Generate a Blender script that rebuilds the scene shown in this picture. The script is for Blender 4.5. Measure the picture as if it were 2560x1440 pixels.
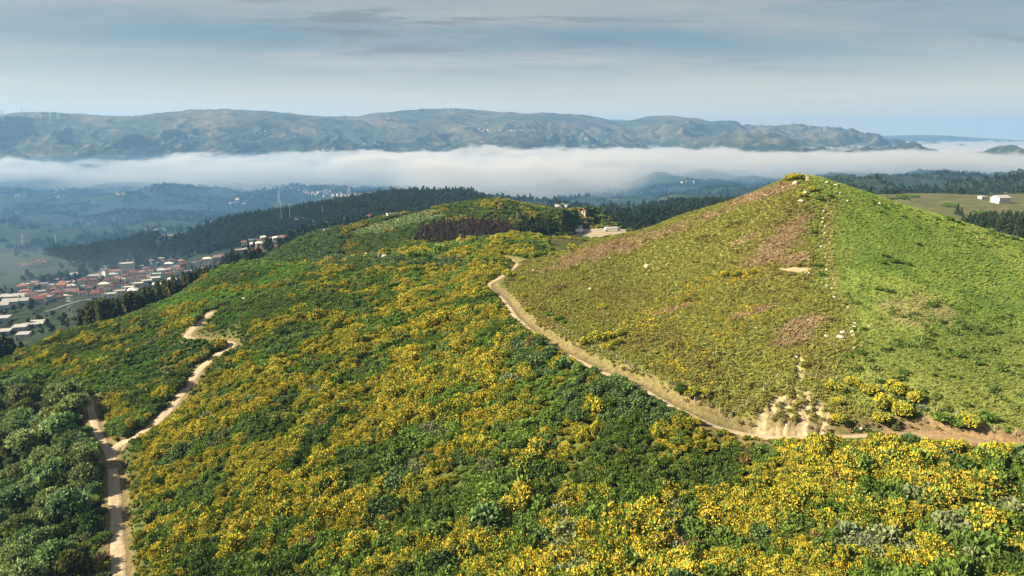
import bpy, math, random
import numpy as np
from mathutils import Vector, Matrix

for o in list(bpy.data.objects):
    bpy.data.objects.remove(o)
SC = bpy.context.scene
COL = SC.collection
rng = np.random.default_rng(7)
random.seed(7)

# ------------------------------------------------------------------ camera
W0, H0, FPX = 2560.0, 1440.0, 1730.0
PITCH = math.radians(12.4)
CP, SP = math.cos(PITCH), math.sin(PITCH)
cam_d = bpy.data.cameras.new('camera')
cam = bpy.data.objects.new('camera', cam_d)
COL.objects.link(cam)
cam.location = (0, 0, 0)
cam.rotation_euler = (math.pi / 2 - PITCH, 0, 0)
cam_d.sensor_width = 36
cam_d.lens = 36 * FPX / W0
cam_d.clip_start = 1
cam_d.clip_end = 90000
SC.camera = cam

# ------------------------------------------------------------------ sun, sky, exposure
SUN_EL = math.radians(33)
SUN_DIR = Vector((-math.cos(SUN_EL), -0.20 * math.cos(SUN_EL), math.sin(SUN_EL))).normalized()
sun_d = bpy.data.lights.new('sun', 'SUN')
sun_d.energy = 5.0
sun_d.angle = math.radians(0.5)
sun_d.color = (1.0, 0.84, 0.58)
sun = bpy.data.objects.new('sun', sun_d)
COL.objects.link(sun)
sun.location = (-200, 0, 200)
sun.rotation_euler = SUN_DIR.to_track_quat('Z', 'Y').to_euler()

world = bpy.data.worlds.new('World')
SC.world = world
world.use_nodes = True
wn, wl = world.node_tree.nodes, world.node_tree.links
wn.clear()
w_out = wn.new('ShaderNodeOutputWorld')
w_bg = wn.new('ShaderNodeBackground')
w_bg.inputs['Strength'].default_value = 0.052
sky = wn.new('ShaderNodeTexSky')
sky.sky_type = 'NISHITA'
sky.sun_disc = False
sky.sun_elevation = SUN_EL
sky.sun_rotation = math.atan2(SUN_DIR.x, SUN_DIR.y)
sky.altitude = 400
sky.air_density = 1.0
sky.dust_density = 1.2
sky.ozone_density = 1.6


def N(tree, kind, **kw):
    n = tree.nodes.new(kind)
    for k, v in kw.items():
        if k.startswith('i_'):
            n.inputs[k[2:].replace('_', ' ')].default_value = v
        else:
            setattr(n, k, v)
    return n


def math_node(tree, op, a, b=None, c=None, clamp=False):
    n = tree.nodes.new('ShaderNodeMath')
    n.operation = op
    n.use_clamp = clamp
    for i, v in enumerate((a, b, c)):
        if v is None:
            continue
        if isinstance(v, (int, float)):
            n.inputs[i].default_value = v
        else:
            tree.links.new(v, n.inputs[i])
    return n.outputs[0]


def smooth(tree, val, lo, hi, tlo=0.0, thi=1.0):
    n = tree.nodes.new('ShaderNodeMapRange')
    n.interpolation_type = 'SMOOTHSTEP'
    tree.links.new(val, n.inputs['Value'])
    n.inputs['From Min'].default_value = lo
    n.inputs['From Max'].default_value = hi
    n.inputs['To Min'].default_value = tlo
    n.inputs['To Max'].default_value = thi
    return n.outputs['Result']


def mixcol(tree, fac, a, b, blend='MIX'):
    n = tree.nodes.new('ShaderNodeMix')
    n.data_type = 'RGBA'
    n.blend_type = blend
    for sock, v in ((n.inputs[0], fac), (n.inputs[6], a), (n.inputs[7], b)):
        if isinstance(v, (int, float)):
            sock.default_value = v
        elif isinstance(v, (tuple, list)):
            sock.default_value = (*v, 1) if len(v) == 3 else v
        else:
            tree.links.new(v, sock)
    return n.outputs[2]


def noise_node(tree, vec, scale, detail=3, rough=0.55, dist=0.0, out='Fac'):
    n = tree.nodes.new('ShaderNodeTexNoise')
    n.inputs['Scale'].default_value = scale
    n.inputs['Detail'].default_value = detail
    n.inputs['Roughness'].default_value = rough
    n.inputs['Distortion'].default_value = dist
    if vec is not None:
        tree.links.new(vec, n.inputs['Vector'])
    return n.outputs[out]


# high thin cloud: the view direction is carried up to a flat cloud deck, streaked by noise
WT = world.node_tree
tc = N(WT, 'ShaderNodeTexCoord')
sep = N(WT, 'ShaderNodeSeparateXYZ')
wl.new(tc.outputs['Generated'], sep.inputs[0])
zc = math_node(WT, 'MAXIMUM', sep.outputs['Z'], 0.012)
zc = math_node(WT, 'ADD', zc, 0.05)
cx = math_node(WT, 'DIVIDE', sep.outputs['X'], zc)
cy = math_node(WT, 'DIVIDE', sep.outputs['Y'], zc)
comb = N(WT, 'ShaderNodeCombineXYZ')
wl.new(cx, comb.inputs[0])
wl.new(cy, comb.inputs[1])


def deck(loc, rot, scl):
    m = N(WT, 'ShaderNodeMapping')
    m.inputs['Location'].default_value = loc
    m.inputs['Rotation'].default_value = (0, 0, math.radians(rot))
    m.inputs['Scale'].default_value = scl
    wl.new(comb.outputs[0], m.inputs['Vector'])
    return m.outputs[0]


veil = noise_node(WT, deck((3.1, 7.3, 0), 8, (0.22, 0.42, 1)), 1.0, 6, 0.6, 0.35)
veil = smooth(WT, veil, 0.36, 0.62)
fine = noise_node(WT, deck((0.7, 2.3, 0), 14, (0.8, 2.0, 1)), 1.0, 5, 0.65, 0.6)
veil = math_node(WT, 'MULTIPLY', veil, smooth(WT, fine, 0.2, 0.7, 0.55, 1.0))
grey = noise_node(WT, deck((11.6, 4.2, 3), 16, (0.26, 0.62, 1)), 1.0, 6, 0.66, 0.7)
grey = smooth(WT, grey, 0.53, 0.62)
elev = smooth(WT, sep.outputs['Z'], 0.03, 0.13)
grey = math_node(WT, 'MULTIPLY', grey, elev)
sky_mul = mixcol(WT, 1.0, sky.outputs[0], (0.36, 0.40, 0.40), 'MULTIPLY')
sky_mul = mixcol(WT, 0.20, sky_mul, (1.95, 2.2, 2.3))
c1 = mixcol(WT, math_node(WT, 'MULTIPLY', veil, 0.88), sky_mul, (2.80, 2.78, 2.60))
c2 = mixcol(WT, math_node(WT, 'MULTIPLY', grey, 0.75), c1, (1.22, 1.32, 1.44))
glow = smooth(WT, sep.outputs['Z'], 0.13, 0.0)
c2 = mixcol(WT, math_node(WT, 'MULTIPLY', glow, 0.85), c2, (6.0, 5.2, 3.9))
wl.new(c2, w_bg.inputs['Color'])
wl.new(w_bg.outputs[0], w_out.inputs['Surface'])

vs = SC.view_settings
vs.view_transform = 'Standard'
vs.look = 'None'
vs.exposure = 1.85
vs.gamma = 1
vs.use_curve_mapping = False
cy_ = SC.cycles
cy_.max_bounces = 6
cy_.diffuse_bounces = 2
cy_.glossy_bounces = 1
cy_.transmission_bounces = 1
cy_.transparent_max_bounces = 4
cy_.volume_bounces = 3
cy_.volume_max_steps = 256
cy_.caustics_reflective = False
cy_.caustics_refractive = False
cy_.use_denoising = True
SC.render.film_transparent = False


# ------------------------------------------------------------------ projection helpers
def ray(px, py):
    u = (px - W0 / 2) / FPX
    v = (H0 / 2 - py) / FPX
    y = CP + v * SP
    return u / y, (-SP + v * CP) / y          # X and Z for each metre forward


def unproj(px, py, Y):
    kx, kz = ray(px, py)
    return np.array((kx * Y, Y, kz * Y))


def to_px(x, y, z):
    d = y * CP - z * SP
    h = y * SP + z * CP
    d = np.maximum(d, 1e-3)
    return W0 / 2 + FPX * x / d, H0 / 2 - FPX * h / d, d


# ------------------------------------------------------------------ noise in numpy
def _hash(ix, iy, seed):
    h = (ix.astype(np.int64) * 374761393 + iy.astype(np.int64) * 668265263 + seed * 974634777) & 0xFFFFFFFF
    h = ((h ^ (h >> 13)) * 1274126177) & 0xFFFFFFFF
    return ((h ^ (h >> 16)) & 0xFFFFFF) / float(0xFFFFFF)


def vnoise(x, y, seed=0):
    x = np.asarray(x, float)
    y = np.asarray(y, float)
    ix = np.floor(x)
    iy = np.floor(y)
    fx = x - ix
    fy = y - iy
    fx = fx * fx * fx * (fx * (fx * 6 - 15) + 10)
    fy = fy * fy * fy * (fy * (fy * 6 - 15) + 10)
    a = _hash(ix, iy, seed)
    b = _hash(ix + 1, iy, seed)
    c = _hash(ix, iy + 1, seed)
    d = _hash(ix + 1, iy + 1, seed)
    return (a + (b - a) * fx) * (1 - fy) + (c + (d - c) * fx) * fy


def fbm(x, y, seed=0, octs=4, gain=0.5):
    s, amp, tot = 0.0, 1.0, 0.0
    c, sn = math.cos(0.6), math.sin(0.6)
    for k in range(octs):
        s = s + amp * (vnoise(x, y, seed + k * 17) - 0.5)
        tot += amp
        amp *= gain
        x, y = (x * c - y * sn) * 2.03 + 11.3, (x * sn + y * c) * 2.03 + 5.7
    return s / tot


def ridged(x, y, seed=0, octs=4, gain=0.5):
    s, amp, tot = 0.0, 1.0, 0.0
    c, sn = math.cos(0.7), math.sin(0.7)
    for k in range(octs):
        n = 1 - np.abs(2 * vnoise(x, y, seed + k * 13) - 1)
        s = s + amp * n * n
        tot += amp
        amp *= gain
        x, y = (x * c - y * sn) * 2.07 + 3.3, (x * sn + y * c) * 2.07 + 9.1
    return s / tot


def sstep(a, b, x):
    t = np.clip((x - a) / (b - a), 0, 1)
    return t * t * (3 - 2 * t)


# ------------------------------------------------------------------ terrain heights
# surveyed points: picture column, picture row, metres forward of the camera
CTRL = [
    # foreground slope
    (2560, 1440, 103), (2250, 1440, 105), (1900, 1440, 109), (1600, 1440, 113), (1280, 1440, 118), (960, 1440, 125), (640, 1440, 133),
    (295, 1440, 143), (0, 1440, 158), (-300, 1440, 172), (2900, 1440, 101), (2560, 1250, 122), (2200, 1250, 123), (1800, 1250, 131),
    (1400, 1250, 139), (1000, 1250, 149), (640, 1250, 160), (290, 1250, 177), (0, 1250, 196), (-300, 1250, 212),
    (640, 1100, 187), (900, 1100, 175), (1280, 1100, 160), (1600, 1100, 149), (280, 1110, 206), (0, 1110, 226), (-300, 1110, 240),
    (1000, 950, 208), (1250, 950, 189), (700, 950, 224), (440, 1000, 229), (220, 1000, 243), (0, 1000, 262), (-300, 1000, 270),
    (1000, 830, 250), (1200, 760, 258), (590, 858, 262), (460, 840, 280), (535, 775, 305), (300, 880, 285), (800, 760, 292),
    (1000, 720, 315), (1150, 680, 325), (700, 720, 335), (900, 680, 352),
    # crest of the slope above the valley
    (0, 918, 305), (100, 864, 325), (250, 818, 345), (332, 791, 358), (380, 770, 366), (432, 748, 376), (495, 705, 390), (560, 678, 396), (640, 659, 402), (740, 685, 372), (880, 652, 390),
    (1020, 632, 392), (1150, 606, 405), (1290, 592, 420), (1430, 603, 415), (-250, 1000, 290),
    # path along the hill
    (1290, 650, 330), (1225, 705, 285), (1300, 800, 225), (1440, 890, 188), (1600, 950, 170), (1740, 1040, 152), (1960, 1078, 146),
    (2200, 1075, 146), (2500, 1100, 142), (2800, 1130, 140),
    # conical hill
    (2010, 449, 300), (1985, 451, 301), (2038, 452, 300), (1955, 459, 302), (2070, 461, 299), (1915, 473, 304), (2115, 471, 302), (1850, 500, 306), (1700, 542, 312), (1500, 598, 328), (1380, 640, 333), (2050, 560, 266),
    (2065, 690, 230), (2110, 780, 205), (2115, 835, 190), (1990, 960, 164), (1800, 700, 240), (1600, 700, 262), (1500, 780, 225),
    (1700, 850, 193), (1850, 950, 168), (2180, 490, 306), (2300, 524, 308), (2430, 563, 306), (2560, 603, 300), (2700, 640, 296), (2560, 720, 245), (2560, 900, 182),
    (2300, 640, 252), (2300, 800, 200), (2300, 950, 165), (2800, 900, 178),
    # behind the hill
    (2010, 470, 345), (1850, 530, 350), (1650, 590, 365), (1480, 640, 372), (2200, 520, 350), (2400, 590, 348), (2560, 640, 345),
    (2010, 540, 450), (1800, 570, 470), (1600, 600, 480), (2250, 560, 450), (2450, 600, 440), (2700, 650, 430),
    # saddle and wooded knoll behind the near slope
    (1000, 650, 440), (1250, 612, 470), (850, 668, 440), (1450, 618, 500), (1000, 632, 490), (870, 610, 540), (1100, 595, 540),
    (1250, 505, 625), (1100, 518, 635), (960, 545, 640), (860, 575, 600), (780, 600, 560), (1400, 530, 650), (1500, 560, 665), (1560, 580, 680),
    (1200, 560, 560), (1350, 570, 585), (1450, 583, 610), (1500, 572, 660),
    (1250, 525, 720), (1100, 545, 730), (960, 575, 730), (1400, 555, 740), (1550, 585, 760),
    # flank down to the town
    (640, 690, 450), (500, 740, 440), (380, 800, 420), (250, 870, 395), (100, 930, 370), (0, 990, 345),
    (640, 672, 560), (500, 730, 520), (380, 775, 500), (250, 840, 480), (100, 890, 460), (0, 930, 450), (-250, 1000, 420),
    (60, 830, 590), (-250, 850, 580), (200, 800, 590), (0, 765, 690), (-250, 770, 680), (150, 745, 720), (300, 745, 690), (400, 715, 720), (300, 690, 860),
    (480, 700, 760), (600, 640, 820), (520, 660, 860), (640, 610, 930), (750, 585, 930), (850, 565, 950), (700, 625, 800),
    (100, 690, 950), (0, 700, 920), (-250, 690, 920), (200, 700, 880),
    # wooded ridge behind the town
    (130, 640, 1180), (270, 625, 1150), (400, 600, 1180), (500, 578, 1230), (620, 552, 1320), (720, 536, 1400), (860, 512, 1550), (1000, 490, 1700), (1120, 492, 1750),
    (420, 650, 1010), (560, 600, 1080), (700, 580, 1120), (850, 550, 1200), (1000, 540, 1200), (1150, 545, 1200),
    (270, 640, 1400), (500, 600, 1500), (720, 560, 1750), (1000, 515, 2100), (1200, 512, 2000),
    # valley floor
    (100, 605, 1700), (300, 585, 1900), (-250, 610, 1650), (0, 570, 2000), (200, 545, 2300), (420, 545, 2250), (600, 520, 2600), (100, 510, 2700), (300, 490, 3100),
    (500, 490, 3100), (700, 490, 3000), (850, 487, 3000), (-250, 510, 2700), (1000, 487, 3200), (1200, 480, 3200),
    (0, 470, 3600), (300, 468, 3700), (600, 464, 3800), (900, 460, 4000), (1200, 455, 4200),
    # right of the knoll: wooded slope and deep valley
    (1600, 560, 950), (1700, 540, 1050), (1600, 540, 1300), (1750, 515, 1300), (1900, 500, 1400), (1450, 530, 1300), (1650, 500, 2500), (1750, 480, 2900), (1500, 490, 2900), (1900, 470, 3000), (1750, 455, 3300), (1600, 445, 3800),
    # country right of the hill
    (2240, 485, 900), (2400, 476, 1000), (2560, 470, 1000), (2700, 465, 1000), (2500, 505, 820), (2300, 530, 740), (2450, 545, 640), (2560, 560, 600), (2700, 560, 600), (2560, 590, 520),
    (2300, 500, 1300), (2500, 490, 1350), (2200, 465, 2300), (2400, 455, 2400), (2560, 458, 2300), (2100, 470, 2200), (2700, 455, 2300),
    (2050, 450, 3500), (2300, 440, 3500), (2560, 440, 3500),
    # foot and flanks of the mountains
    (-300, 425, 4300), (0, 420, 4400), (200, 415, 4500), (400, 412, 4700), (600, 405, 5000), (800, 395, 5400), (1000, 388, 5700), (1200, 380, 6000), (1400, 378, 6200), (1600, 382, 6300), (1800, 380, 6400),
    (0, 350, 5400), (300, 340, 5700), (600, 345, 5900), (900, 340, 6600), (1150, 330, 7100), (1350, 335, 7300), (1600, 340, 7600), (1800, 350, 7600),
    (-300, 296, 6700), (0, 292, 6600), (120, 285, 6600), (300, 292, 6900), (390, 281, 7000), (480, 276, 7100), (570, 276, 7100), (660, 282, 7200), (760, 292, 7600), (850, 297, 7900), (920, 284, 8000), (1010, 275, 8200), (1130, 269, 8400),
    (1210, 280, 8500), (1290, 286, 8500), (1410, 291, 8700), (1500, 300, 8900), (1540, 309, 9000), (1600, 300, 9200), (1690, 292, 9300), (1760, 302, 9300), (1810, 316, 9200), (1880, 331, 9100), (1950, 326, 9300), (2040, 333, 9200), (2160, 349, 9000),
    (2300, 372, 9000), (2560, 385, 9000), (2800, 385, 9000),
    (0, 330, 9000), (600, 330, 9500), (1130, 330, 11000), (1690, 345, 11500), (2100, 366, 11500), (2500, 375, 11500),
    (-300, 335, 14000), (600, 330, 14000), (1200, 312, 14000), (1560, 299, 14000), (1850, 314, 13500), (1950, 318, 13500), (2100, 334, 14000), (2350, 340, 14500), (2560, 351, 14500), (2800, 351, 14500),
    (600, 335, 16500), (1560, 335, 16500), (2100, 345, 16500), (2560, 356, 16500),
]
R0 = 102.0
cp_s, cp_t, cp_e = [], [], []
for (px, py, Y) in CTRL:
    X, Yw, Z = unproj(px, py, Y)
    r = math.hypot(X, Yw)
    cp_s.append(math.atan2(X, Yw))
    cp_t.append(math.log(r))
    cp_e.append(Z / r)
cp_s, cp_t, cp_e = map(np.array, (cp_s, cp_t, cp_e))
KT = 0.55                                   # radial stretch: features lie along the view


def kern(ds, dt):
    return np.sqrt(ds * ds + (KT * dt) ** 2 + 0.0009)


A = kern(cp_s[:, None] - cp_s[None], cp_t[:, None] - cp_t[None])
A[np.diag_indices(len(cp_s))] += 0.0
P = np.stack([np.ones_like(cp_s), cp_s, cp_t], 1)
M_ = np.block([[A, P], [P.T, np.zeros((3, 3))]])
sol = np.linalg.solve(M_, np.concatenate([cp_e, np.zeros(3)]))
cw, cpoly = sol[:-3], sol[-3:]


def base_e(s, t):
    out = np.empty(s.shape)
    sf, tf, of = s.ravel(), t.ravel(), out.ravel()
    for i in range(0, sf.size, 20000):
        a, b = sf[i:i + 20000], tf[i:i + 20000]
        of[i:i + 20000] = kern(a[:, None] - cp_s[None], b[:, None] - cp_t[None]) @ cw + cpoly[0] + cpoly[1] * a + cpoly[2] * b
    return of.reshape(s.shape)


SMAX = 0.80
# grid: dense inside the field of view, coarse round the rest of the circle
az_in = np.linspace(-SMAX, SMAX, 781)
az_out = np.linspace(SMAX, 2 * math.pi - SMAX, 62)[1:-1]
AZ = np.concatenate([az_in, az_out])
RR = np.concatenate([
    np.array([4, 20, 45, 70, 88]),
    np.exp(np.linspace(math.log(98), math.log(470), 300)),
    np.exp(np.linspace(math.log(470), math.log(2600), 190))[1:],
    np.exp(np.linspace(math.log(2600), math.log(5000), 40))[1:],
    np.exp(np.linspace(math.log(5000), math.log(10200), 190))[1:],
    np.exp(np.linspace(math.log(10200), math.log(17000), 30))[1:],
])
# base relief on a coarser grid, then interpolated (smooth field)
cs = np.linspace(-SMAX, SMAX, 261)
ct = np.linspace(math.log(R0), math.log(17500), 400)
CE = base_e(*np.meshgrid(cs, ct))


def bil(G, fi, fj):
    fi = np.clip(fi, 0, G.shape[0] - 1.001)
    fj = np.clip(fj, 0, G.shape[1] - 1.001)
    i = fi.astype(int)
    j = fj.astype(int)
    a = fi - i
    b = fj - j
    return (G[i, j] * (1 - a) + G[i + 1, j] * a) * (1 - b) + (G[i, j + 1] * (1 - a) + G[i + 1, j + 1] * a) * b


def base_h(x, y):
    r = np.hypot(x, y)
    s = np.arctan2(x, y)
    rr = np.clip(r, R0, 17500)
    fi = (np.log(rr) - ct[0]) / (ct[1] - ct[0])
    z = bil(CE, fi, (np.clip(s, -SMAX, SMAX) - cs[0]) / (cs[1] - cs[0])) * rr
    zm = bil(CE, fi, np.full_like(fi, 130.0)) * rr
    k = sstep(SMAX, 2.4, np.abs(s))
    z = z * (1 - k) + zm * k
    near = sstep(20, R0, r)
    return -84 * (1 - near) + z * near


def detail_h(x, y):
    r = np.hypot(x, y)
    z = fbm(x / 34, y / 34, 3, 3) * 3.0 * sstep(900, 300, r) * sstep(30, 90, r)
    z = z + fbm(x / 7, y / 7, 5, 3) * 0.8 * sstep(600, 250, r)
    mid = sstep(420, 900, r) * sstep(5200, 3600, r)
    z = z + fbm(x / 260, y / 260, 9, 5) * mid * np.minimum(r * (0.022 + 0.022 * sstep(1300, 2000, r)), 28 + 100 * sstep(1400, 2600, r))
    mt = sstep(4300, 6000, r) * sstep(12500, 10500, r)
    wx = x + fbm(x / 1400, y / 1400, 21, 3) * 1100
    wy = y + fbm(x / 1400, y / 1400, 29, 3) * 1100
    crest = sstep(4600, 6600, r)
    soft = 1 - 0.82 * sstep(-0.004, 0.022, base_h(x, y) / r)
    z = z + ((ridged(wx / 1250, wy / 2000, 31, 6, 0.52) - 0.45) * 400 + fbm(x / 420, y / 420, 41, 6, 0.6) * 90) * mt * crest * soft
    z = z + fbm(x / 160, y / 160, 45, 4, 0.6) * 30 * mt
    z = z + fbm(x / 2500, y / 2500, 51, 4) * 60 * sstep(12000, 13500, r)
    return z


# ------------------------------------------------------------------ roads: routes, then benched into the slope
def raw_h(x, y):
    return base_h(x, y) + detail_h(x, y)


def march(px, py, hf, y0=95.0, y1=30000.0):
    kx, kz = ray(px, py)
    Y = np.exp(np.linspace(math.log(y0), math.log(y1), 1600))
    g = kz * Y - hf(kx * Y, Y)
    k = np.nonzero(g < 0)[0]
    if len(k) == 0:
        return None
    k = k[0]
    if k == 0:
        return np.array((kx * Y[0], Y[0], kz * Y[0]))
    a, b = Y[k - 1], Y[k]
    f = g[k - 1] / (g[k - 1] - g[k])
    Yh = a + (b - a) * f
    return np.array((kx * Yh, Yh, kz * Yh))


def catmull(pts, n=10):
    pts = [np.array(p, float) for p in pts]
    P_ = [2 * pts[0] - pts[1]] + pts + [2 * pts[-1] - pts[-2]]
    out = []
    for i in range(1, len(P_) - 2):
        for k in range(n):
            t = k / n
            a, b, c, d = P_[i - 1], P_[i], P_[i + 1], P_[i + 2]
            out.append(0.5 * ((2 * b) + (-a + c) * t + (2 * a - 5 * b + 4 * c - d) * t * t + (-a + 3 * b - 3 * c + d) * t ** 3))
    out.append(pts[-1])
    return np.array(out)


def route(pix, n=10, smooth_z=9):
    pts = [march(px, py, base_h) for px, py in pix]
    p = catmull(pts, n)
    p[:, 2] = base_h(p[:, 0], p[:, 1])
    k = np.ones(smooth_z) / smooth_z
    zp = np.concatenate([np.full(smooth_z // 2, p[0, 2]), p[:, 2], np.full(smooth_z // 2, p[-1, 2])])
    p[:, 2] = np.convolve(zp, k, 'valid')
    return p


ROAD_PX = [(296, 1560), (296, 1440), (292, 1340), (287, 1250), (282, 1180), (278, 1135), (300, 1106), (345, 1086), (392, 1050), (428, 1015), (462, 970), (500, 920), (540, 886),
           (580, 862), (572, 852), (530, 850), (490, 847), (470, 838), (480, 822), (505, 800), (530, 776)]
SPUR_PX = [(281, 1150), (262, 1112), (246, 1085), (236, 1055), (228, 1025), (224, 1008), (220, 992)]
PATH_PX = [(2900, 1150), (2700, 1125), (2540, 1110), (2400, 1086), (2250, 1078), (2080, 1083), (1960, 1085), (1850, 1074), (1760, 1044), (1690, 1012), (1620, 972), (1560, 944), (1480, 910), (1420, 880), (1370, 852), (1325, 818), (1292, 788),
           (1272, 762), (1250, 735), (1222, 709), (1250, 690), (1276, 672), (1293, 657), (1284, 648), (1262, 643)]
ROUTES = {
    'road': (route(ROAD_PX), 2.0, 0.5),
    'spur': (route(SPUR_PX), 1.6, 0.3),
    'path': (route(PATH_PX), 1.15, 0.9),
}

gs, gr = np.meshgrid(AZ, RR)
GX = gr * np.sin(gs)
GY = gr * np.cos(gs)
GZ = raw_h(GX, GY)


def nearest_on(pl, x, y):
    """distance to a route, its height there, and the signed side"""
    best = np.full(x.shape, 1e9)
    bz = np.zeros(x.shape)
    side = np.zeros(x.shape)
    for a, b in zip(pl[:-1], pl[1:]):
        dx, dy = b[0] - a[0], b[1] - a[1]
        L = dx * dx + dy * dy + 1e-9
        t = np.clip(((x - a[0]) * dx + (y - a[1]) * dy) / L, 0, 1)
        qx, qy = x - (a[0] + t * dx), y - (a[1] + t * dy)
        d = np.hypot(qx, qy)
        m = d < best
        best[m] = d[m]
        bz[m] = (a[2] + t * (b[2] - a[2]))[m]
        side[m] = np.sign(dx * qy - dy * qx)[m]
    return best, bz, side


near_rows = RR < 480
NX, NY = GX[near_rows], GY[near_rows]
ROAD_D = {}
for nm, (pl, hw, cut) in ROUTES.items():
    d = np.full(NX.shape, 1e9)
    z = np.zeros(NX.shape)
    sd = np.zeros(NX.shape)
    x0, x1, y0, y1 = pl[:, 0].min() - 14, pl[:, 0].max() + 14, pl[:, 1].min() - 14, pl[:, 1].max() + 14
    m = (NX > x0) & (NX < x1) & (NY > y0) & (NY < y1)
    d[m], z[m], sd[m] = nearest_on(pl, NX[m], NY[m])
    ROAD_D[nm] = (d, sd)
    if nm == 'path':
        k = sstep(hw + 3.2, hw + 0.7, d)
    else:
        k = sstep(hw + 3.0, hw + 0.8, d)
    GZ[near_rows] = GZ[near_rows] * (1 - k) + (z - cut) * k

# a quarry-like washout below the hill: gullies cut into the slope
wash_c = march(1975, 1040, base_h)
def wash_mask(x, y):
    px, py, _ = to_px(x, y, base_h(x, y))
    n = fbm(x / 5.0, y / 5.0, 77, 3) * 60
    # fan of bare sand, wide at the foot and narrow at the top
    top = sstep(985, 1055, py + n)
    w = 34 + 84 * sstep(965, 1085, py)
    c = 1990 - 20 * sstep(975, 1085, py)
    m = sstep(w + 26, w - 26, np.abs(px - c) + n * 0.8) * sstep(945, 990, py + n * 0.8) * sstep(1102, 1090, py)
    streak = sstep(0.42, 0.6, vnoise((px + fbm(x / 3, y / 3, 5, 2) * 34 + (py - 1000) * 0.35) / 13.0, py / 90.0, 91))
    thin = sstep(14, 4, np.abs(px - (2005 - (py - 900) * 0.18) + n * 0.4)) * sstep(885, 905, py) * sstep(1000, 970, py) * sstep(0.35, 0.55, vnoise(py / 16.0, px * 0 + 3, 8))
    return np.clip(m * (0.22 + 0.78 * np.maximum(streak, sstep(1055, 1082, py + n) * 0.9)), 0, 1) + thin * 0.8


WM = wash_mask(NX, NY)
GZ[near_rows] -= np.clip(WM, 0, 1) * (0.3 + 0.8 * vnoise(NX / 1.3, NY / 6.0, 12) + 0.4 * vnoise(NX / 0.7, NY / 1.2, 13))

# level pad for the gravel yard
YARD_Z = -88.0
yard_xy = [((YARD_Z / ray(px, py)[1]) * ray(px, py)[0], YARD_Z / ray(px, py)[1]) for px, py in ((1436, 597), (1500, 606), (1572, 588), (1566, 573), (1490, 570), (1436, 575))]
ycx, ycy = np.mean([q[0] for q in yard_xy]), np.mean([q[1] for q in yard_xy])
for sc_y, kk_y in ((1.5, 0.5), (1.25, 0.8), (1.08, 1.0)):
    my = inpoly2 = np.zeros(GX.shape, bool)
    poly_y = [(ycx + (qx - ycx) * sc_y, ycy + (qy - ycy) * sc_y) for qx, qy in yard_xy]
    j_ = len(poly_y) - 1
    for i_ in range(len(poly_y)):
        xi, yi = poly_y[i_]
        xj, yj = poly_y[j_]
        my ^= ((yi > GY) != (yj > GY)) & (GX < (xj - xi) * (GY - yi) / (yj - yi + 1e-12) + xi)
        j_ = i_
    GZ[my] = GZ[my] * (1 - kk_y) + (YARD_Z - 0.5) * kk_y

lnRR = np.log(RR)


def H(x, y):
    x = np.asarray(x, float)
    y = np.asarray(y, float)
    r = np.hypot(x, y)
    s = np.arctan2(x, y)
    fi = np.interp(np.log(np.maximum(r, RR[0])), lnRR, np.arange(len(RR)))
    fj = np.interp(s, az_in, np.arange(len(az_in)))
    return bil(GZ[:, :len(az_in)], fi, fj)


def at(px, py, y0=95.0, y1=30000.0):
    """the point of the ground seen at a picture position"""
    p = march(px, py, H, y0, y1)
    return p


# ------------------------------------------------------------------ material helpers
MATS = {}


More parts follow.
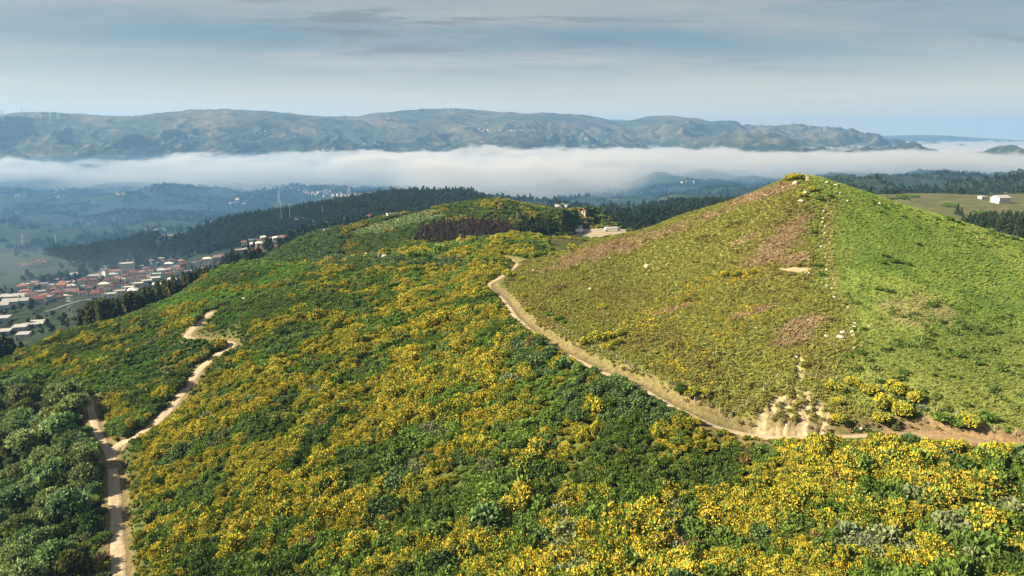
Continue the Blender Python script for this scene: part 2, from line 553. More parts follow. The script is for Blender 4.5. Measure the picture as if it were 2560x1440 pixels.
def mat(name, col, rough=0.85, spec=0.2, var=0.12, scale=0.6, attr=None, rnd=0.0, bump=0.0, bscale=3.0, transl=0.0):
    """matte surface; colour broken up by noise, optional per-face colour attribute and per-object variation"""
    if name in MATS:
        return MATS[name]
    m = bpy.data.materials.new(name)
    m.use_nodes = True
    t = m.node_tree
    b = t.nodes['Principled BSDF']
    b.inputs['Roughness'].default_value = rough
    b.inputs['Specular IOR Level'].default_value = spec
    if attr:
        a = N(t, 'ShaderNodeAttribute', attribute_name=attr)
        c = a.outputs['Color']
    else:
        rgb = N(t, 'ShaderNodeRGB')
        rgb.outputs[0].default_value = (*col, 1)
        c = rgb.outputs[0]
    if var:
        tcn = N(t, 'ShaderNodeTexCoord')
        n = noise_node(t, tcn.outputs['Object'], scale, 4, 0.6)
        f = smooth(t, n, 0.25, 0.75, 1 - var, 1 + var)
        c = mixcol(t, 1.0, c, (1, 1, 1), 'MULTIPLY')
        mm = N(t, 'ShaderNodeVectorMath', operation='SCALE')
        t.links.new(c, mm.inputs[0])
        t.links.new(f, mm.inputs['Scale'])
        c = mm.outputs[0]
    if rnd:
        oi = N(t, 'ShaderNodeObjectInfo')
        hsv = N(t, 'ShaderNodeHueSaturation')
        t.links.new(c, hsv.inputs['Color'])
        t.links.new(smooth(t, oi.outputs['Random'], 0, 1, 1 - rnd, 1 + rnd), hsv.inputs['Value'])
        r2 = math_node(t, 'FRACT', math_node(t, 'MULTIPLY', oi.outputs['Random'], 17.37))
        t.links.new(smooth(t, r2, 0, 1, 0.5 - rnd * 0.06, 0.5 + rnd * 0.06), hsv.inputs['Hue'])
        c = hsv.outputs[0]
    t.links.new(c, b.inputs['Base Color'])
    if transl:
        tr = N(t, 'ShaderNodeBsdfTranslucent')
        t.links.new(c, tr.inputs['Color'])
        mx = N(t, 'ShaderNodeMixShader')
        mx.inputs[0].default_value = transl
        t.links.new(b.outputs[0], mx.inputs[1])
        t.links.new(tr.outputs[0], mx.inputs[2])
        t.links.new(mx.outputs[0], t.nodes['Material Output'].inputs['Surface'])
    if bump:
        tcn = N(t, 'ShaderNodeTexCoord')
        n = noise_node(t, tcn.outputs['Object'], bscale, 5, 0.65)
        bp = N(t, 'ShaderNodeBump')
        bp.inputs['Strength'].default_value = bump
        bp.inputs['Distance'].default_value = 0.3
        t.links.new(n, bp.inputs['Height'])
        t.links.new(bp.outputs[0], b.inputs['Normal'])
    MATS[name] = m
    return m


def new_mesh(name, verts, faces, cols=None, smooth_=False, corner=False):
    me = bpy.data.meshes.new(name)
    verts = np.asarray(verts, np.float32).reshape(-1, 3)
    if isinstance(faces, np.ndarray) and faces.ndim == 2:
        nf, k = faces.shape
        me.vertices.add(len(verts))
        me.vertices.foreach_set('co', verts.ravel())
        me.loops.add(nf * k)
        me.loops.foreach_set('vertex_index', faces.astype(np.int32).ravel())
        me.polygons.add(nf)
        me.polygons.foreach_set('loop_start', np.arange(0, nf * k, k, dtype=np.int32))
        me.update(calc_edges=True)
    else:
        me.from_pydata(verts.tolist(), [], [list(map(int, f)) for f in faces])
        me.update()
    if cols is not None:
        cols = np.asarray(cols, np.float32)
        dom = 'POINT' if len(cols) == len(verts) and not corner else 'FACE'
        at_ = me.attributes.new('col', 'FLOAT_COLOR', dom)
        rgba = np.ones((len(cols), 4), np.float32)
        rgba[:, :3] = cols
        at_.data.foreach_set('color', rgba.ravel())
    if smooth_:
        me.polygons.foreach_set('use_smooth', np.ones(len(me.polygons), bool))
    return me


def link(name, me, mt=None, parent=None, loc=None, rot=None, scl=None):
    o = bpy.data.objects.new(name, me)
    COL.objects.link(o)
    if mt is not None and me is not None and len(me.materials) == 0:
        me.materials.append(mt)
    if parent is not None:
        o.parent = parent
    if loc is not None:
        o.location = loc
    if rot is not None:
        o.rotation_euler = rot
    if scl is not None:
        o.scale = (scl,) * 3 if isinstance(scl, (int, float)) else scl
    return o


def tag(o, label=None, cat=None, group=None, kind=None):
    for k, v in (('label', label), ('category', cat), ('group', group), ('kind', kind)):
        if v:
            o[k] = v
    return o


# ------------------------------------------------------------------ ground cover zones (albedo of soil and turf)
def lerp3(a, b, k):
    return a * (1 - k[..., None]) + np.asarray(b) * k[..., None]


def inpoly(px, py, poly):
    n = len(poly)
    inside = np.zeros(px.shape, bool)
    j = n - 1
    for i in range(n):
        xi, yi = poly[i]
        xj, yj = poly[j]
        c = ((yi > py) != (yj > py)) & (px < (xj - xi) * (py - yi) / (yj - yi + 1e-12) + xi)
        inside ^= c
        j = i
    return inside


HILL_POLY = [(1300, 655), (1255, 708), (1300, 760), (1345, 815), (1440, 868), (1560, 925), (1680, 985), (1790, 1035), (1880, 1068), (2100, 1080), (2240, 1072), (2560, 1085), (3300, 1130), (3300, 380), (1900, 380), (1450, 600), (1360, 640)]
RIDGE_LINE = [(2030, 440), (2068, 480), (2054, 560), (2056, 640), (2072, 720), (2110, 780), (2150, 850), (2110, 930), (2150, 1000), (2230, 1090)]


def ridge_side(px, py):
    ry = np.array([p[1] for p in RIDGE_LINE])
    rx = np.array([p[0] for p in RIDGE_LINE])
    return px - np.interp(py, ry, rx)


# heather drifts on the hill: centre column, row, half length, half width, tilt (rows per column)
HEATHER = [(1530, 620, 120, 17, -0.26), (1480, 640, 110, 14, -0.28), (1650, 588, 90, 9, -0.3), (1770, 540, 90, 8, -0.32), (1880, 495, 80, 10, -0.36), (1950, 475, 40, 9, -0.3), (1960, 600, 70, 20, -0.45),
           (1930, 640, 60, 16, -0.45), (1990, 560, 40, 14, -0.4), (1985, 645, 40, 14, -0.3), (2005, 810, 50, 18, -0.25), (1985, 850, 45, 10, -0.2), (1880, 590, 40, 7, -0.45), (1680, 775, 40, 6, -0.3), (1880, 780, 60, 7, -0.3)]


def heather_at(px, py, x, y):
    h = np.zeros(px.shape)
    n = fbm(x / 6, y / 6, 61, 3)
    for cx_, cy_2, hl, hwid, sl in HEATHER:
        dx = px - cx_
        dy = py - cy_2 - sl * dx
        q = (dx / hl) ** 2 + (dy / hwid) ** 2
        h = np.maximum(h, sstep(2.0, 0.3, q + n * 3.0))
    return h


def hill_albedo(px, py, x, y):
    """turf of the hill: olive heath left of the crest line, green bracken and grass right of it"""
    n1 = fbm(x / 22, y / 22, 101, 4)
    n2 = fbm(x / 5, y / 5, 103, 3)
    olive = np.array((0.148, 0.156, 0.042))
    brown = np.array((0.140, 0.118, 0.042))
    grass = np.array((0.118, 0.176, 0.040))
    bright = np.array((0.165, 0.210, 0.052))
    pink = np.array((0.240, 0.160, 0.125))
    side = ridge_side(px, py) + n1 * 210 + n2 * 90
    c = np.broadcast_to(olive, px.shape + (3,)).copy()
    br = sstep(-0.06, 0.22, n1 + 0.12 * sstep(650, 800, py) * sstep(1700, 1450, px))
    c = lerp3(c, brown, br * 0.7)
    c = lerp3(c, (0.165, 0.165, 0.040), sstep(0.0, 0.3, n2) * 0.6)
    g = lerp3(np.broadcast_to(grass, px.shape + (3,)).copy(), bright, sstep(-0.1, 0.25, n1 + n2 * 0.5))
    g = lerp3(g, (0.075, 0.135, 0.032), sstep(0.05, 0.3, -n1 + n2 * 0.3) * 0.8)
    lower = sstep(700, 950, py)
    g = lerp3(g, (0.150, 0.155, 0.048), lower * 0.55)
    c = lerp3(c, g, sstep(-60, 70, side))
    # worn footpath along the crest line
    trk = sstep(17, 5, np.abs(ridge_side(px, py) - 14 + n2 * 18)) * sstep(470, 520, py) * sstep(830, 740, py)
    c = lerp3(c, (0.23, 0.20, 0.085), trk * 0.6)
    c = lerp3(c, pink, heather_at(px, py, x, y) * (1 - sstep(-10, 20, side)) * 0.68)
    dry = sstep(1.2, 0.5, ((px - 2290) / 110) ** 2 + ((py - 775) / 45) ** 2 + n2 * 2)
    c = lerp3(c, (0.24, 0.19, 0.11), dry * 0.5)
    return c


gpx, gpy, gdep = to_px(GX, GY, GZ)
GC = np.zeros(GX.shape + (3,))
GC[:] = (0.060, 0.062, 0.022)
nr = np.broadcast_to((RR < 480)[:, None], GX.shape)
n_a = fbm(GX / 15, GY / 15, 201, 3)
GC = lerp3(GC, (0.075, 0.095, 0.030), sstep(-0.1, 0.2, n_a))
hill_m = inpoly(gpx, gpy, HILL_POLY) & (GY < 372) & (GX > -8) & nr
hc = hill_albedo(gpx, gpy, GX, GY)
GC[hill_m] = hc[hill_m]
# tan cut bank beside the path, earthy verges beside the road
dpath, spath = ROAD_D['path']
bank = sstep(5.0, 3.2, dpath + fbm(NX / 3, NY / 3, 9, 2) * 2.5)
vis_b = sstep(1200, 1230, gpx[near_rows]) * sstep(2140, 2000, gpx[near_rows])
GCn = GC[near_rows]
soil_n = fbm(NX / 2.5, NY / 2.5, 19, 3)
GCn = lerp3(GCn, (0.142, 0.115, 0.060), bank * np.maximum(vis_b, 0.75) * (0.85 + soil_n * 0.3))
droad = np.minimum(ROAD_D['road'][0], ROAD_D['spur'][0])
GCn = lerp3(GCn, (0.16, 0.125, 0.065), sstep(4.0, 2.4, droad + soil_n * 2.0))
sand = np.array((0.33, 0.26, 0.175)) * (0.75 + 0.5 * vnoise(NX / 0.9, NY / 3.5, 14))[..., None] * (0.85 + 0.3 * vnoise(NX / 0.5, NY / 0.5, 15))[..., None]
wk = (np.clip(WM, 0, 1) * 0.95)[..., None]
GCn = GCn * (1 - wk) + sand * wk
sc2 = sstep(1.3, 0.6, ((gpx[near_rows] - 1992) / 42) ** 2 + ((gpy[near_rows] - 674) / 6) ** 2 + soil_n * 1.5)
GCn = lerp3(GCn, (0.38, 0.29, 0.19), sc2)
brown_t = (gpx[near_rows] > 2200) & (gpx[near_rows] < 2700)
GCn = lerp3(GCn, (0.215, 0.155, 0.090), sstep(6.5, 4.0, dpath + soil_n * 2) * brown_t)
GC[near_rows] = GCn

ground_m = bpy.data.materials.new('turf')
ground_m.use_nodes = True
gt = ground_m.node_tree
gb = gt.nodes['Principled BSDF']
gb.inputs['Roughness'].default_value = 0.95
gb.inputs['Specular IOR Level'].default_value = 0.1
ga = N(gt, 'ShaderNodeAttribute', attribute_name='col')
gtc = N(gt, 'ShaderNodeTexCoord')
gn = noise_node(gt, gtc.outputs['Object'], 0.9, 6, 0.7)
gv = N(gt, 'ShaderNodeVectorMath', operation='SCALE')
gt.links.new(ga.outputs['Color'], gv.inputs[0])
gt.links.new(smooth(gt, gn, 0.3, 0.7, 0.6, 1.35), gv.inputs['Scale'])
gt.links.new(gv.outputs[0], gb.inputs['Base Color'])
gbp = N(gt, 'ShaderNodeBump')
gbp.inputs['Strength'].default_value = 0.7
gbp.inputs['Distance'].default_value = 0.35
gt.links.new(noise_node(gt, gtc.outputs['Object'], 1.6, 5, 0.7), gbp.inputs['Height'])
gt.links.new(gbp.outputs[0], gb.inputs['Normal'])

# valley: woods, pastures and ploughed fields, darkened to stand in for shade
val_m = bpy.data.materials.new('valley_land')
val_m.use_nodes = True
vt = val_m.node_tree
vb = vt.nodes['Principled BSDF']
vb.inputs['Roughness'].default_value = 0.95
vb.inputs['Specular IOR Level'].default_value = 0.1
vtc = N(vt, 'ShaderNodeTexCoord')
vpos = vtc.outputs['Object']
warp = N(vt, 'ShaderNodeVectorMath', operation='MULTIPLY_ADD')
wn_ = noise_node(vt, vpos, 0.006, 3, 0.6, out='Color')
vt.links.new(wn_, warp.inputs[0])
warp.inputs[1].default_value = (160, 160, 0)
vt.links.new(vpos, warp.inputs[2])
vor = N(vt, 'ShaderNodeTexVoronoi')
vor.inputs['Scale'].default_value = 0.011
vt.links.new(warp.outputs[0], vor.inputs['Vector'])
vsep = N(vt, 'ShaderNodeSeparateColor')
vt.links.new(vor.outputs['Color'], vsep.inputs[0])
fields = mixcol(vt, smooth(vt, vsep.outputs[0], 0.35, 0.45), (0.012, 0.024, 0.012), (0.030, 0.045, 0.020))
fields = mixcol(vt, smooth(vt, vsep.outputs[1], 0.74, 0.78), fields, (0.095, 0.082, 0.048))
wood_n = noise_node(vt, vpos, 0.0042, 5, 0.62)
wood = smooth(vt, wood_n, 0.36, 0.44)
fine_w = noise_node(vt, vpos, 0.06, 4, 0.7)
shaded_woodc = mixcol(vt, smooth(vt, fine_w, 0.35, 0.65), (0.008, 0.016, 0.009), (0.024, 0.038, 0.018))  # woods kept very dark; valley shade is put into this colour
vc = mixcol(vt, wood, fields, shaded_woodc)
va = N(vt, 'ShaderNodeAttribute', attribute_name='col')
vasep = N(vt, 'ShaderNodeSeparateColor')
vt.links.new(va.outputs['Color'], vasep.inputs[0])
vc = mixcol(vt, vasep.outputs[0], vc, shaded_woodc)                  # R: woodland tone, also painted where the valley lies in shade
vc = mixcol(vt, vasep.outputs[1], vc, mixcol(vt, smooth(vt, fine_w, 0.35, 0.65), (0.060, 0.074, 0.030), (0.105, 0.10, 0.048)))  # G: pasture
vc = mixcol(vt, vasep.outputs[2], vc, mixcol(vt, smooth(vt, fine_w, 0.35, 0.65), (0.042, 0.072, 0.022), (0.085, 0.105, 0.034)))  # B: green turf of the knoll
vt.links.new(vc, vb.inputs['Base Color'])
vbp = N(vt, 'ShaderNodeBump')
vbp.inputs['Strength'].default_value = 0.6
vbp.inputs['Distance'].default_value = 4
vt.links.new(fine_w, vbp.inputs['Height'])
vt.links.new(vbp.outputs[0], vb.inputs['Normal'])

mtn_m = bpy.data.materials.new('mountain_land')
mtn_m.use_nodes = True
mt_ = mtn_m.node_tree
mb = mt_.nodes['Principled BSDF']
mb.inputs['Roughness'].default_value = 0.95
mb.inputs['Specular IOR Level'].default_value = 0.1
mtc = N(mt_, 'ShaderNodeTexCoord')
mp = mtc.outputs['Object']
m1 = noise_node(mt_, mp, 0.0016, 6, 0.65)
m2 = noise_node(mt_, mp, 0.009, 6, 0.7)
m3 = noise_node(mt_, mp, 0.0045, 5, 0.65, 0.5)
mcol = mixcol(mt_, smooth(mt_, m1, 0.38, 0.62), (0.098, 0.080, 0.046), (0.030, 0.040, 0.021))  # tan land and woods; their contrast also paints sunlit and shaded slopes
mcol = mixcol(mt_, smooth(mt_, m3, 0.5, 0.6), mcol, (0.010, 0.016, 0.010))
mcol = mixcol(mt_, smooth(mt_, m2, 0.56, 0.70), mcol, (0.135, 0.112, 0.070))
mgeo = N(mt_, 'ShaderNodeNewGeometry')
mz = N(mt_, 'ShaderNodeSeparateXYZ')
mt_.links.new(mgeo.outputs['Position'], mz.inputs[0])
low = math_node(mt_, 'MULTIPLY', smooth(mt_, math_node(mt_, 'ADD', mz.outputs['Z'], smooth(mt_, mz.outputs['X'], -1500.0, -3500.0, 0.0, -90.0)), 60, -110), smooth(mt_, m2, 0.62, 0.46))  # wood colour climbs higher at left, painting the shade on that flank
mcol = mixcol(mt_, low, mcol, (0.014, 0.024, 0.013))
mt_.links.new(mcol, mb.inputs['Base Color'])
mbp = N(mt_, 'ShaderNodeBump')
mbp.inputs['Strength'].default_value = 0.8
mbp.inputs['Distance'].default_value = 22
mt_.links.new(m2, mbp.inputs['Height'])
mt_.links.new(mbp.outputs[0], mb.inputs['Normal'])

# valley zone weights: R woodland and painted shade, G pasture
VZ = np.zeros(GX.shape + (3,))
ridge_w = sstep(0.02, 0.0, np.abs(0)) if False else None
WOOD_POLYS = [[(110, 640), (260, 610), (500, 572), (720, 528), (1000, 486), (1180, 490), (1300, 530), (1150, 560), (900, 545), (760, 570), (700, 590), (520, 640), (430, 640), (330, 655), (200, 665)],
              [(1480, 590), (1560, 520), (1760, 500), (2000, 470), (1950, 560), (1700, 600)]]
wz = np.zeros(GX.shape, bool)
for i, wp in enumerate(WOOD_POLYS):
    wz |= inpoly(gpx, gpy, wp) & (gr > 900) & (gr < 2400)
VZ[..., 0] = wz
right_past = (gpx > 2150) & (gr > 480) & (gr < 1350)
VZ[..., 1] = right_past * 0.9
knoll = (gr > 470) & (gr < 760) & (gpx > 700) & (gpx < 1600)
VZ[..., 1] = np.maximum(VZ[..., 1], knoll * 0.0)
VZ[..., 2] = knoll
town_ground = (gr > 520) & (gr < 1000) & (gpx < 760) & ~wz  # town ground takes the woodland colour in place of shade
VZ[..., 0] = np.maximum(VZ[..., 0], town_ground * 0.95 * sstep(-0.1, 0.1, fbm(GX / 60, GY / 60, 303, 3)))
far_left = (gr > 850) & (gr < 2300) & (gpx < 430)  # far left darkened with woodland colour for the shade there
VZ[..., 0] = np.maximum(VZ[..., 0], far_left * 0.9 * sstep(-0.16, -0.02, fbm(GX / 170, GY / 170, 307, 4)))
fld = inpoly(gpx, gpy, [(-200, 650), (-200, 600), (60, 604), (210, 622), (160, 640), (40, 668)]) & (gr > 1200)
VZ[..., 1] = np.maximum(VZ[..., 1], fld * 0.0)
VZ[..., 0] *= (1 - fld)

nA, nR = len(AZ), len(RR)


def ring(name, i0, i1, mt, cols, label=None):
    rows = np.arange(i0, i1 + 1)
    idx = np.arange((i1 - i0 + 1) * nA).reshape(-1, nA)
    v = np.stack([GX[i0:i1 + 1], GY[i0:i1 + 1], GZ[i0:i1 + 1]], -1).reshape(-1, 3)
    a = idx[:-1]
    b = np.roll(idx[:-1], -1, 1)
    c = np.roll(idx[1:], -1, 1)
    d = idx[1:]
    f = np.stack([a, d, c, b], -1).reshape(-1, 4)
    me = new_mesh(name, v, f, cols[i0:i1 + 1].reshape(-1, 3), smooth_=True)
    o = link(name, me, mt)
    o['kind'] = 'structure'
    if label:
        o['label'] = label
    return o


i_near = int(np.searchsorted(RR, 470))
i_mid = int(np.searchsorted(RR, 4400))
ring('hillside', 0, i_near, ground_m, GC, 'broom covered hillside with a heath covered conical hill')
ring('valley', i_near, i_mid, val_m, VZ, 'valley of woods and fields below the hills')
ring('mountain_range', i_mid, nR - 1, mtn_m, VZ, 'long brown mountain range beyond the fog')


# ------------------------------------------------------------------ dirt roads
def ribbon_mesh(name, pl, hw, lift, mtl, crown=0.05):
    d = np.gradient(pl[:, :2], axis=0)
    d /= np.linalg.norm(d, axis=1)[:, None] + 1e-9
    nrm = np.stack([-d[:, 1], d[:, 0]], 1)
    offs = np.linspace(-1, 1, 7)
    V, F, C = [], [], []
    for i, p in enumerate(pl):
        w = hw * (1 + 0.07 * math.sin(i * 0.9) + 0.08 * math.sin(i * 0.37 + 2))
        ppx = to_px(*p)[0]
        brn = name == 'path' and ppx > 2180
        if brn:
            w *= 1.7
        for k, o in enumerate(offs):
            x, y = p[0] + nrm[i, 0] * o * w, p[1] + nrm[i, 1] * o * w
            z = p[2] + lift + crown * (1 - o * o) - (0.05 if k in (2, 4) else 0) - (0.35 if k in (0, 6) else 0)
            V.append((x, y, z))
            rut = 1.0 if k in (2, 4) else 0.0
            C.append((0.24, 0.178, 0.112) if brn else ((0.31 + 0.03 * rut, 0.255 + 0.02 * rut, 0.18 + 0.015 * rut) if k not in (0, 6) else (0.20, 0.16, 0.095)))
    n = len(offs)
    for i in range(len(pl) - 1):
        for k in range(n - 1):
            F.append((i * n + k, i * n + k + 1, (i + 1) * n + k + 1, (i + 1) * n + k))
    me = new_mesh(name, V, np.array(F), C, smooth_=True)
    o = link(name, me, mtl)
    o['kind'] = 'structure'
    return o


dirt_m = mat('dirt', (0.4, 0.33, 0.23), rough=0.95, spec=0.1, var=0.22, scale=0.7, attr='col', bump=0.4, bscale=2.0)
tag(ribbon_mesh('dirt_road', ROUTES['road'][0], 2.0, -0.42, dirt_m), 'pale dirt road climbing the left slope')
tag(ribbon_mesh('dirt_track', ROUTES['spur'][0], 1.6, -0.24, dirt_m), 'shaded dirt track forking into the grove')
tag(ribbon_mesh('path', ROUTES['path'][0], 1.15, -0.82, dirt_m), 'pale dirt path round the foot of the hill')

# ------------------------------------------------------------------ air: haze over the whole country and the fog bank in the valley
def box_mesh(name, x0, x1, y0, y1, z0, z1):
    v = [(x, y, z) for z in (z0, z1) for y in (y0, y1) for x in (x0, x1)]
    f = [(0, 2, 3, 1), (4, 5, 7, 6), (0, 1, 5, 4), (2, 6, 7, 3), (0, 4, 6, 2), (1, 3, 7, 5)]
    return new_mesh(name, v, f)


hz_m = bpy.data.materials.new('haze_air')
hz_m.use_nodes = True
ht = hz_m.node_tree
ht.nodes.remove(ht.nodes['Principled BSDF'])
pv = N(ht, 'ShaderNodeVolumePrincipled')
pv.inputs['Color'].default_value = (0.22, 0.45, 0.83, 1)
pv.inputs['Density'].default_value = 7.8e-5
pv.inputs['Anisotropy'].default_value = 0.15
ht.links.new(pv.outputs[0], ht.nodes['Material Output'].inputs['Volume'])
hz_m.cycles.homogeneous_volume = True
zlo = float(GZ.min()) - 3
zhi = max(float(GZ.max()) + 75, 60)
hz = link('haze', box_mesh('haze', -17050, 17050, -17050, 17050, zlo, zhi), hz_m)
tag(hz, 'thin blue haze filling the air over the valley', 'haze', kind='stuff')

fg_m = bpy.data.materials.new('fog')
fg_m.use_nodes = True
ft = fg_m.node_tree
ft.nodes.remove(ft.nodes['Principled BSDF'])
fv = N(ft, 'ShaderNodeVolumePrincipled')
fv.inputs['Color'].default_value = (0.60, 0.62, 0.67, 1)
fv.inputs['Anisotropy'].default_value = 0.12
fgeo = N(ft, 'ShaderNodeTexCoord')
fp = fgeo.outputs['Object']
fs = N(ft, 'ShaderNodeSeparateXYZ')
ft.links.new(fp, fs.inputs[0])
X_, Y_, Z_ = fs.outputs
stretch = N(ft, 'ShaderNodeMapping')
stretch.inputs['Scale'].default_value = (1, 0.8, 2.2)
ft.links.new(fp, stretch.inputs[0])
n_big = noise_node(ft, stretch.outputs[0], 0.0015, 3, 0.55)
n_sm = noise_node(ft, stretch.outputs[0], 0.0036, 5, 0.62)
slope = math_node(ft, 'DIVIDE', X_, math_node(ft, 'MAXIMUM', Y_, 500.0))
top = smooth(ft, slope, -0.75, 0.05, -172, -112)
top = math_node(ft, 'ADD', top, math_node(ft, 'MULTIPLY', math_node(ft, 'SUBTRACT', n_big, 0.5), 165.0))
top = math_node(ft, 'ADD', top, math_node(ft, 'MULTIPLY', math_node(ft, 'SUBTRACT', n_sm, 0.5), 165.0))
n_fi = noise_node(ft, stretch.outputs[0], 0.010, 3, 0.6)
top = math_node(ft, 'ADD', top, math_node(ft, 'MULTIPLY', math_node(ft, 'SUBTRACT', n_fi, 0.5), 75.0))
under = math_node(ft, 'SUBTRACT', top, Z_)
dtop = smooth(ft, under, 0.0, 30.0)
# near edge of the bank, with a tongue reaching forward in the middle
tongue_x = math_node(ft, 'ABSOLUTE', math_node(ft, 'SUBTRACT', X_, 60.0))
tongue = smooth(ft, tongue_x, 700.0, 250.0, 0.0, 900.0)
edge = math_node(ft, 'SUBTRACT', 3200.0, tongue)
past = math_node(ft, 'SUBTRACT', Y_, edge)
past = math_node(ft, 'ADD', past, math_node(ft, 'MULTIPLY', math_node(ft, 'SUBTRACT', n_big, 0.5), 1500.0))
past = math_node(ft, 'ADD', past, math_node(ft, 'MULTIPLY', math_node(ft, 'SUBTRACT', n_sm, 0.5), 500.0))
dedge = smooth(ft, past, 0.0, 1500.0)
dens = math_node(ft, 'MULTIPLY', math_node(ft, 'MULTIPLY', dtop, dedge), 0.008)
ft.links.new(dens, fv.inputs['Density'])
ft.links.new(fv.outputs[0], ft.nodes['Material Output'].inputs['Volume'])
fg_m.cycles.volume_step_rate = 0.035
fg = link('fog_bank', box_mesh('fog_bank', -6000, 15000, 1900, 16800, -330, -40), fg_m)
tag(fg, 'long white bank of low fog lying in the valley', 'fog', kind='stuff')


# ------------------------------------------------------------------ plant prototypes
OCT_V = np.array([(1, 0, 0), (-1, 0, 0), (0, 1, 0), (0, -1, 0), (0, 0, 1), (0, 0, -1)], float)
OCT_F = [(0, 2, 4), (2, 1, 4), (1, 3, 4), (3, 0, 4), (2, 0, 5), (1, 2, 5), (3, 1, 5), (0, 3, 5)]


def ico1():
    V = [tuple(v) for v in OCT_V]
    F = list(OCT_F)
    cache = {}
    out = []
    for a, b, c in F:
        ids = []
        for p, q in ((a, b), (b, c), (c, a)):
            k = (min(p, q), max(p, q))
            if k not in cache:
                m = (np.array(V[p]) + np.array(V[q])) / 2
                m /= np.linalg.norm(m)
                cache[k] = len(V)
                V.append(tuple(m))
            ids.append(cache[k])
        ab, bc, ca = ids
        out += [(a, ab, ca), (ab, b, bc), (ca, bc, c), (ab, bc, ca)]
    return np.array(V), np.array(out)


ICO_V, ICO_F = ico1()


class Plant:
    """collects leaf quads and trunk tubes as raw arrays"""

    def __init__(self):
        self.v, self.f, self.c = [], [], []
        self.n = 0

    def add(self, v, f, c):
        self.v.append(np.asarray(v, float))
        self.f += [tuple(int(i) + self.n for i in q) for q in f]
        self.c += [tuple(c)] * len(f) if np.ndim(c) == 1 else [tuple(k) for k in c]
        self.n += len(v)

    def hull(self, cen, rad, col, r):  # inner core; its dark colour paints the shaded gaps between leaves
        d = ICO_V * (1 + r.uniform(-0.14, 0.14, (len(ICO_V), 1)))
        self.add(np.array(cen) + d * np.array(rad), ICO_F, col)

    def leaves(self, cen, rad, n, size, colfn, r, up=0.4, lo=-0.35, stretch=1.6, jit=0.16):
        d = r.normal(size=(n * 2, 3))
        d /= np.linalg.norm(d, axis=1)[:, None]
        d = d[d[:, 2] > lo][:n]
        rad = np.array(rad, float)
        p = np.array(cen) + d * rad * (1 + r.uniform(-jit, jit, (len(d), 1)))
        ax = d + r.normal(size=d.shape) * 0.55
        ax[:, 2] += up
        ax /= np.linalg.norm(ax, axis=1)[:, None]
        w = np.cross(ax, d + r.normal(size=d.shape) * 0.5)
        w /= np.linalg.norm(w, axis=1)[:, None] + 1e-9
        s = size * r.uniform(0.6, 1.4, (len(d), 1))
        a, b = ax * s * stretch * 0.5, w * s * 0.5
        V = np.stack([p - a - b * 0.6, p - a + b * 0.6, p + a * 0.7 + b, p + a * 1.1 - b * 0.7], 1).reshape(-1, 3)
        F = np.arange(len(d) * 4).reshape(-1, 4)
        self.add(V, F, [colfn(q, e, r) for q, e in zip(p, d)])

    def tube(self, pts, rads, col, k=5):
        pts = [np.array(p, float) for p in pts]
        V, F = [], []
        for i, (p, rd) in enumerate(zip(pts, rads)):
            for j in range(k):
                a = 2 * math.pi * j / k
                V.append(p + np.array((math.cos(a) * rd, math.sin(a) * rd, 0)))
        for i in range(len(pts) - 1):
            for j in range(k):
                F.append((i * k + j, i * k + (j + 1) % k, (i + 1) * k + (j + 1) % k, (i + 1) * k + j))
        self.add(V, F, col)

    def mesh(self, name, mt):
        me = bpy.data.meshes.new(name)
        me.from_pydata(np.concatenate(self.v).tolist(), [], self.f)
        me.update()
        a = me.attributes.new('col', 'FLOAT_COLOR', 'FACE')
        rgba = np.ones((len(self.f), 4), np.float32)
        rgba[:, :3] = np.array(self.c, np.float32)
        a.data.foreach_set('color', rgba.ravel())
        me.materials.append(mt)
        return me


def leaf_material(name, transl=0.25):
    m = bpy.data.materials.new(name)
    m.use_nodes = True
    t = m.node_tree
    t.nodes.remove(t.nodes['Principled BSDF'])
    a = N(t, 'ShaderNodeAttribute', attribute_name='col')
    ti = N(t, 'ShaderNodeAttribute', attribute_name='tint', attribute_type='INSTANCER')
    c = mixcol(t, 1.0, a.outputs['Color'], ti.outputs['Color'], 'MULTIPLY')
    d = N(t, 'ShaderNodeBsdfDiffuse')
    t.links.new(c, d.inputs['Color'])
    if transl:
        tr = N(t, 'ShaderNodeBsdfTranslucent')
        t.links.new(c, tr.inputs['Color'])
        mx = N(t, 'ShaderNodeMixShader')
        mx.inputs[0].default_value = transl
        t.links.new(d.outputs[0], mx.inputs[1])
        t.links.new(tr.outputs[0], mx.inputs[2])
        t.links.new(mx.outputs[0], t.nodes['Material Output'].inputs['Surface'])
    else:
        t.links.new(d.outputs[0], t.nodes['Material Output'].inputs['Surface'])
    return m


LEAF = leaf_material('foliage', 0.22)
BARK = mat('bark', (0.10, 0.075, 0.05), var=0.25, scale=2.0)

GREEN = np.array((0.062, 0.125, 0.024))
GREEN2 = np.array((0.150, 0.215, 0.050))
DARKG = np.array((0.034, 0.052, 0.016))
YEL = np.array((0.57, 0.43, 0.045))
YEL2 = np.array((0.42, 0.36, 0.050))


def shrub_lobes(r, R, Hh, n):
    L = []
    for k in range(n):
        a = r.uniform(0, 6.28)
        q = R * (0.15 if k == 0 else r.uniform(0.35, 0.7))
        rr_ = R * r.uniform(0.42, 0.62)
        hh = Hh * r.uniform(0.36, 0.5)
        L.append(((math.cos(a) * q, math.sin(a) * q, hh * 0.9 + r.uniform(0, Hh * 0.12)), (rr_, rr_ * r.uniform(0.85, 1.15), hh)))
    return L


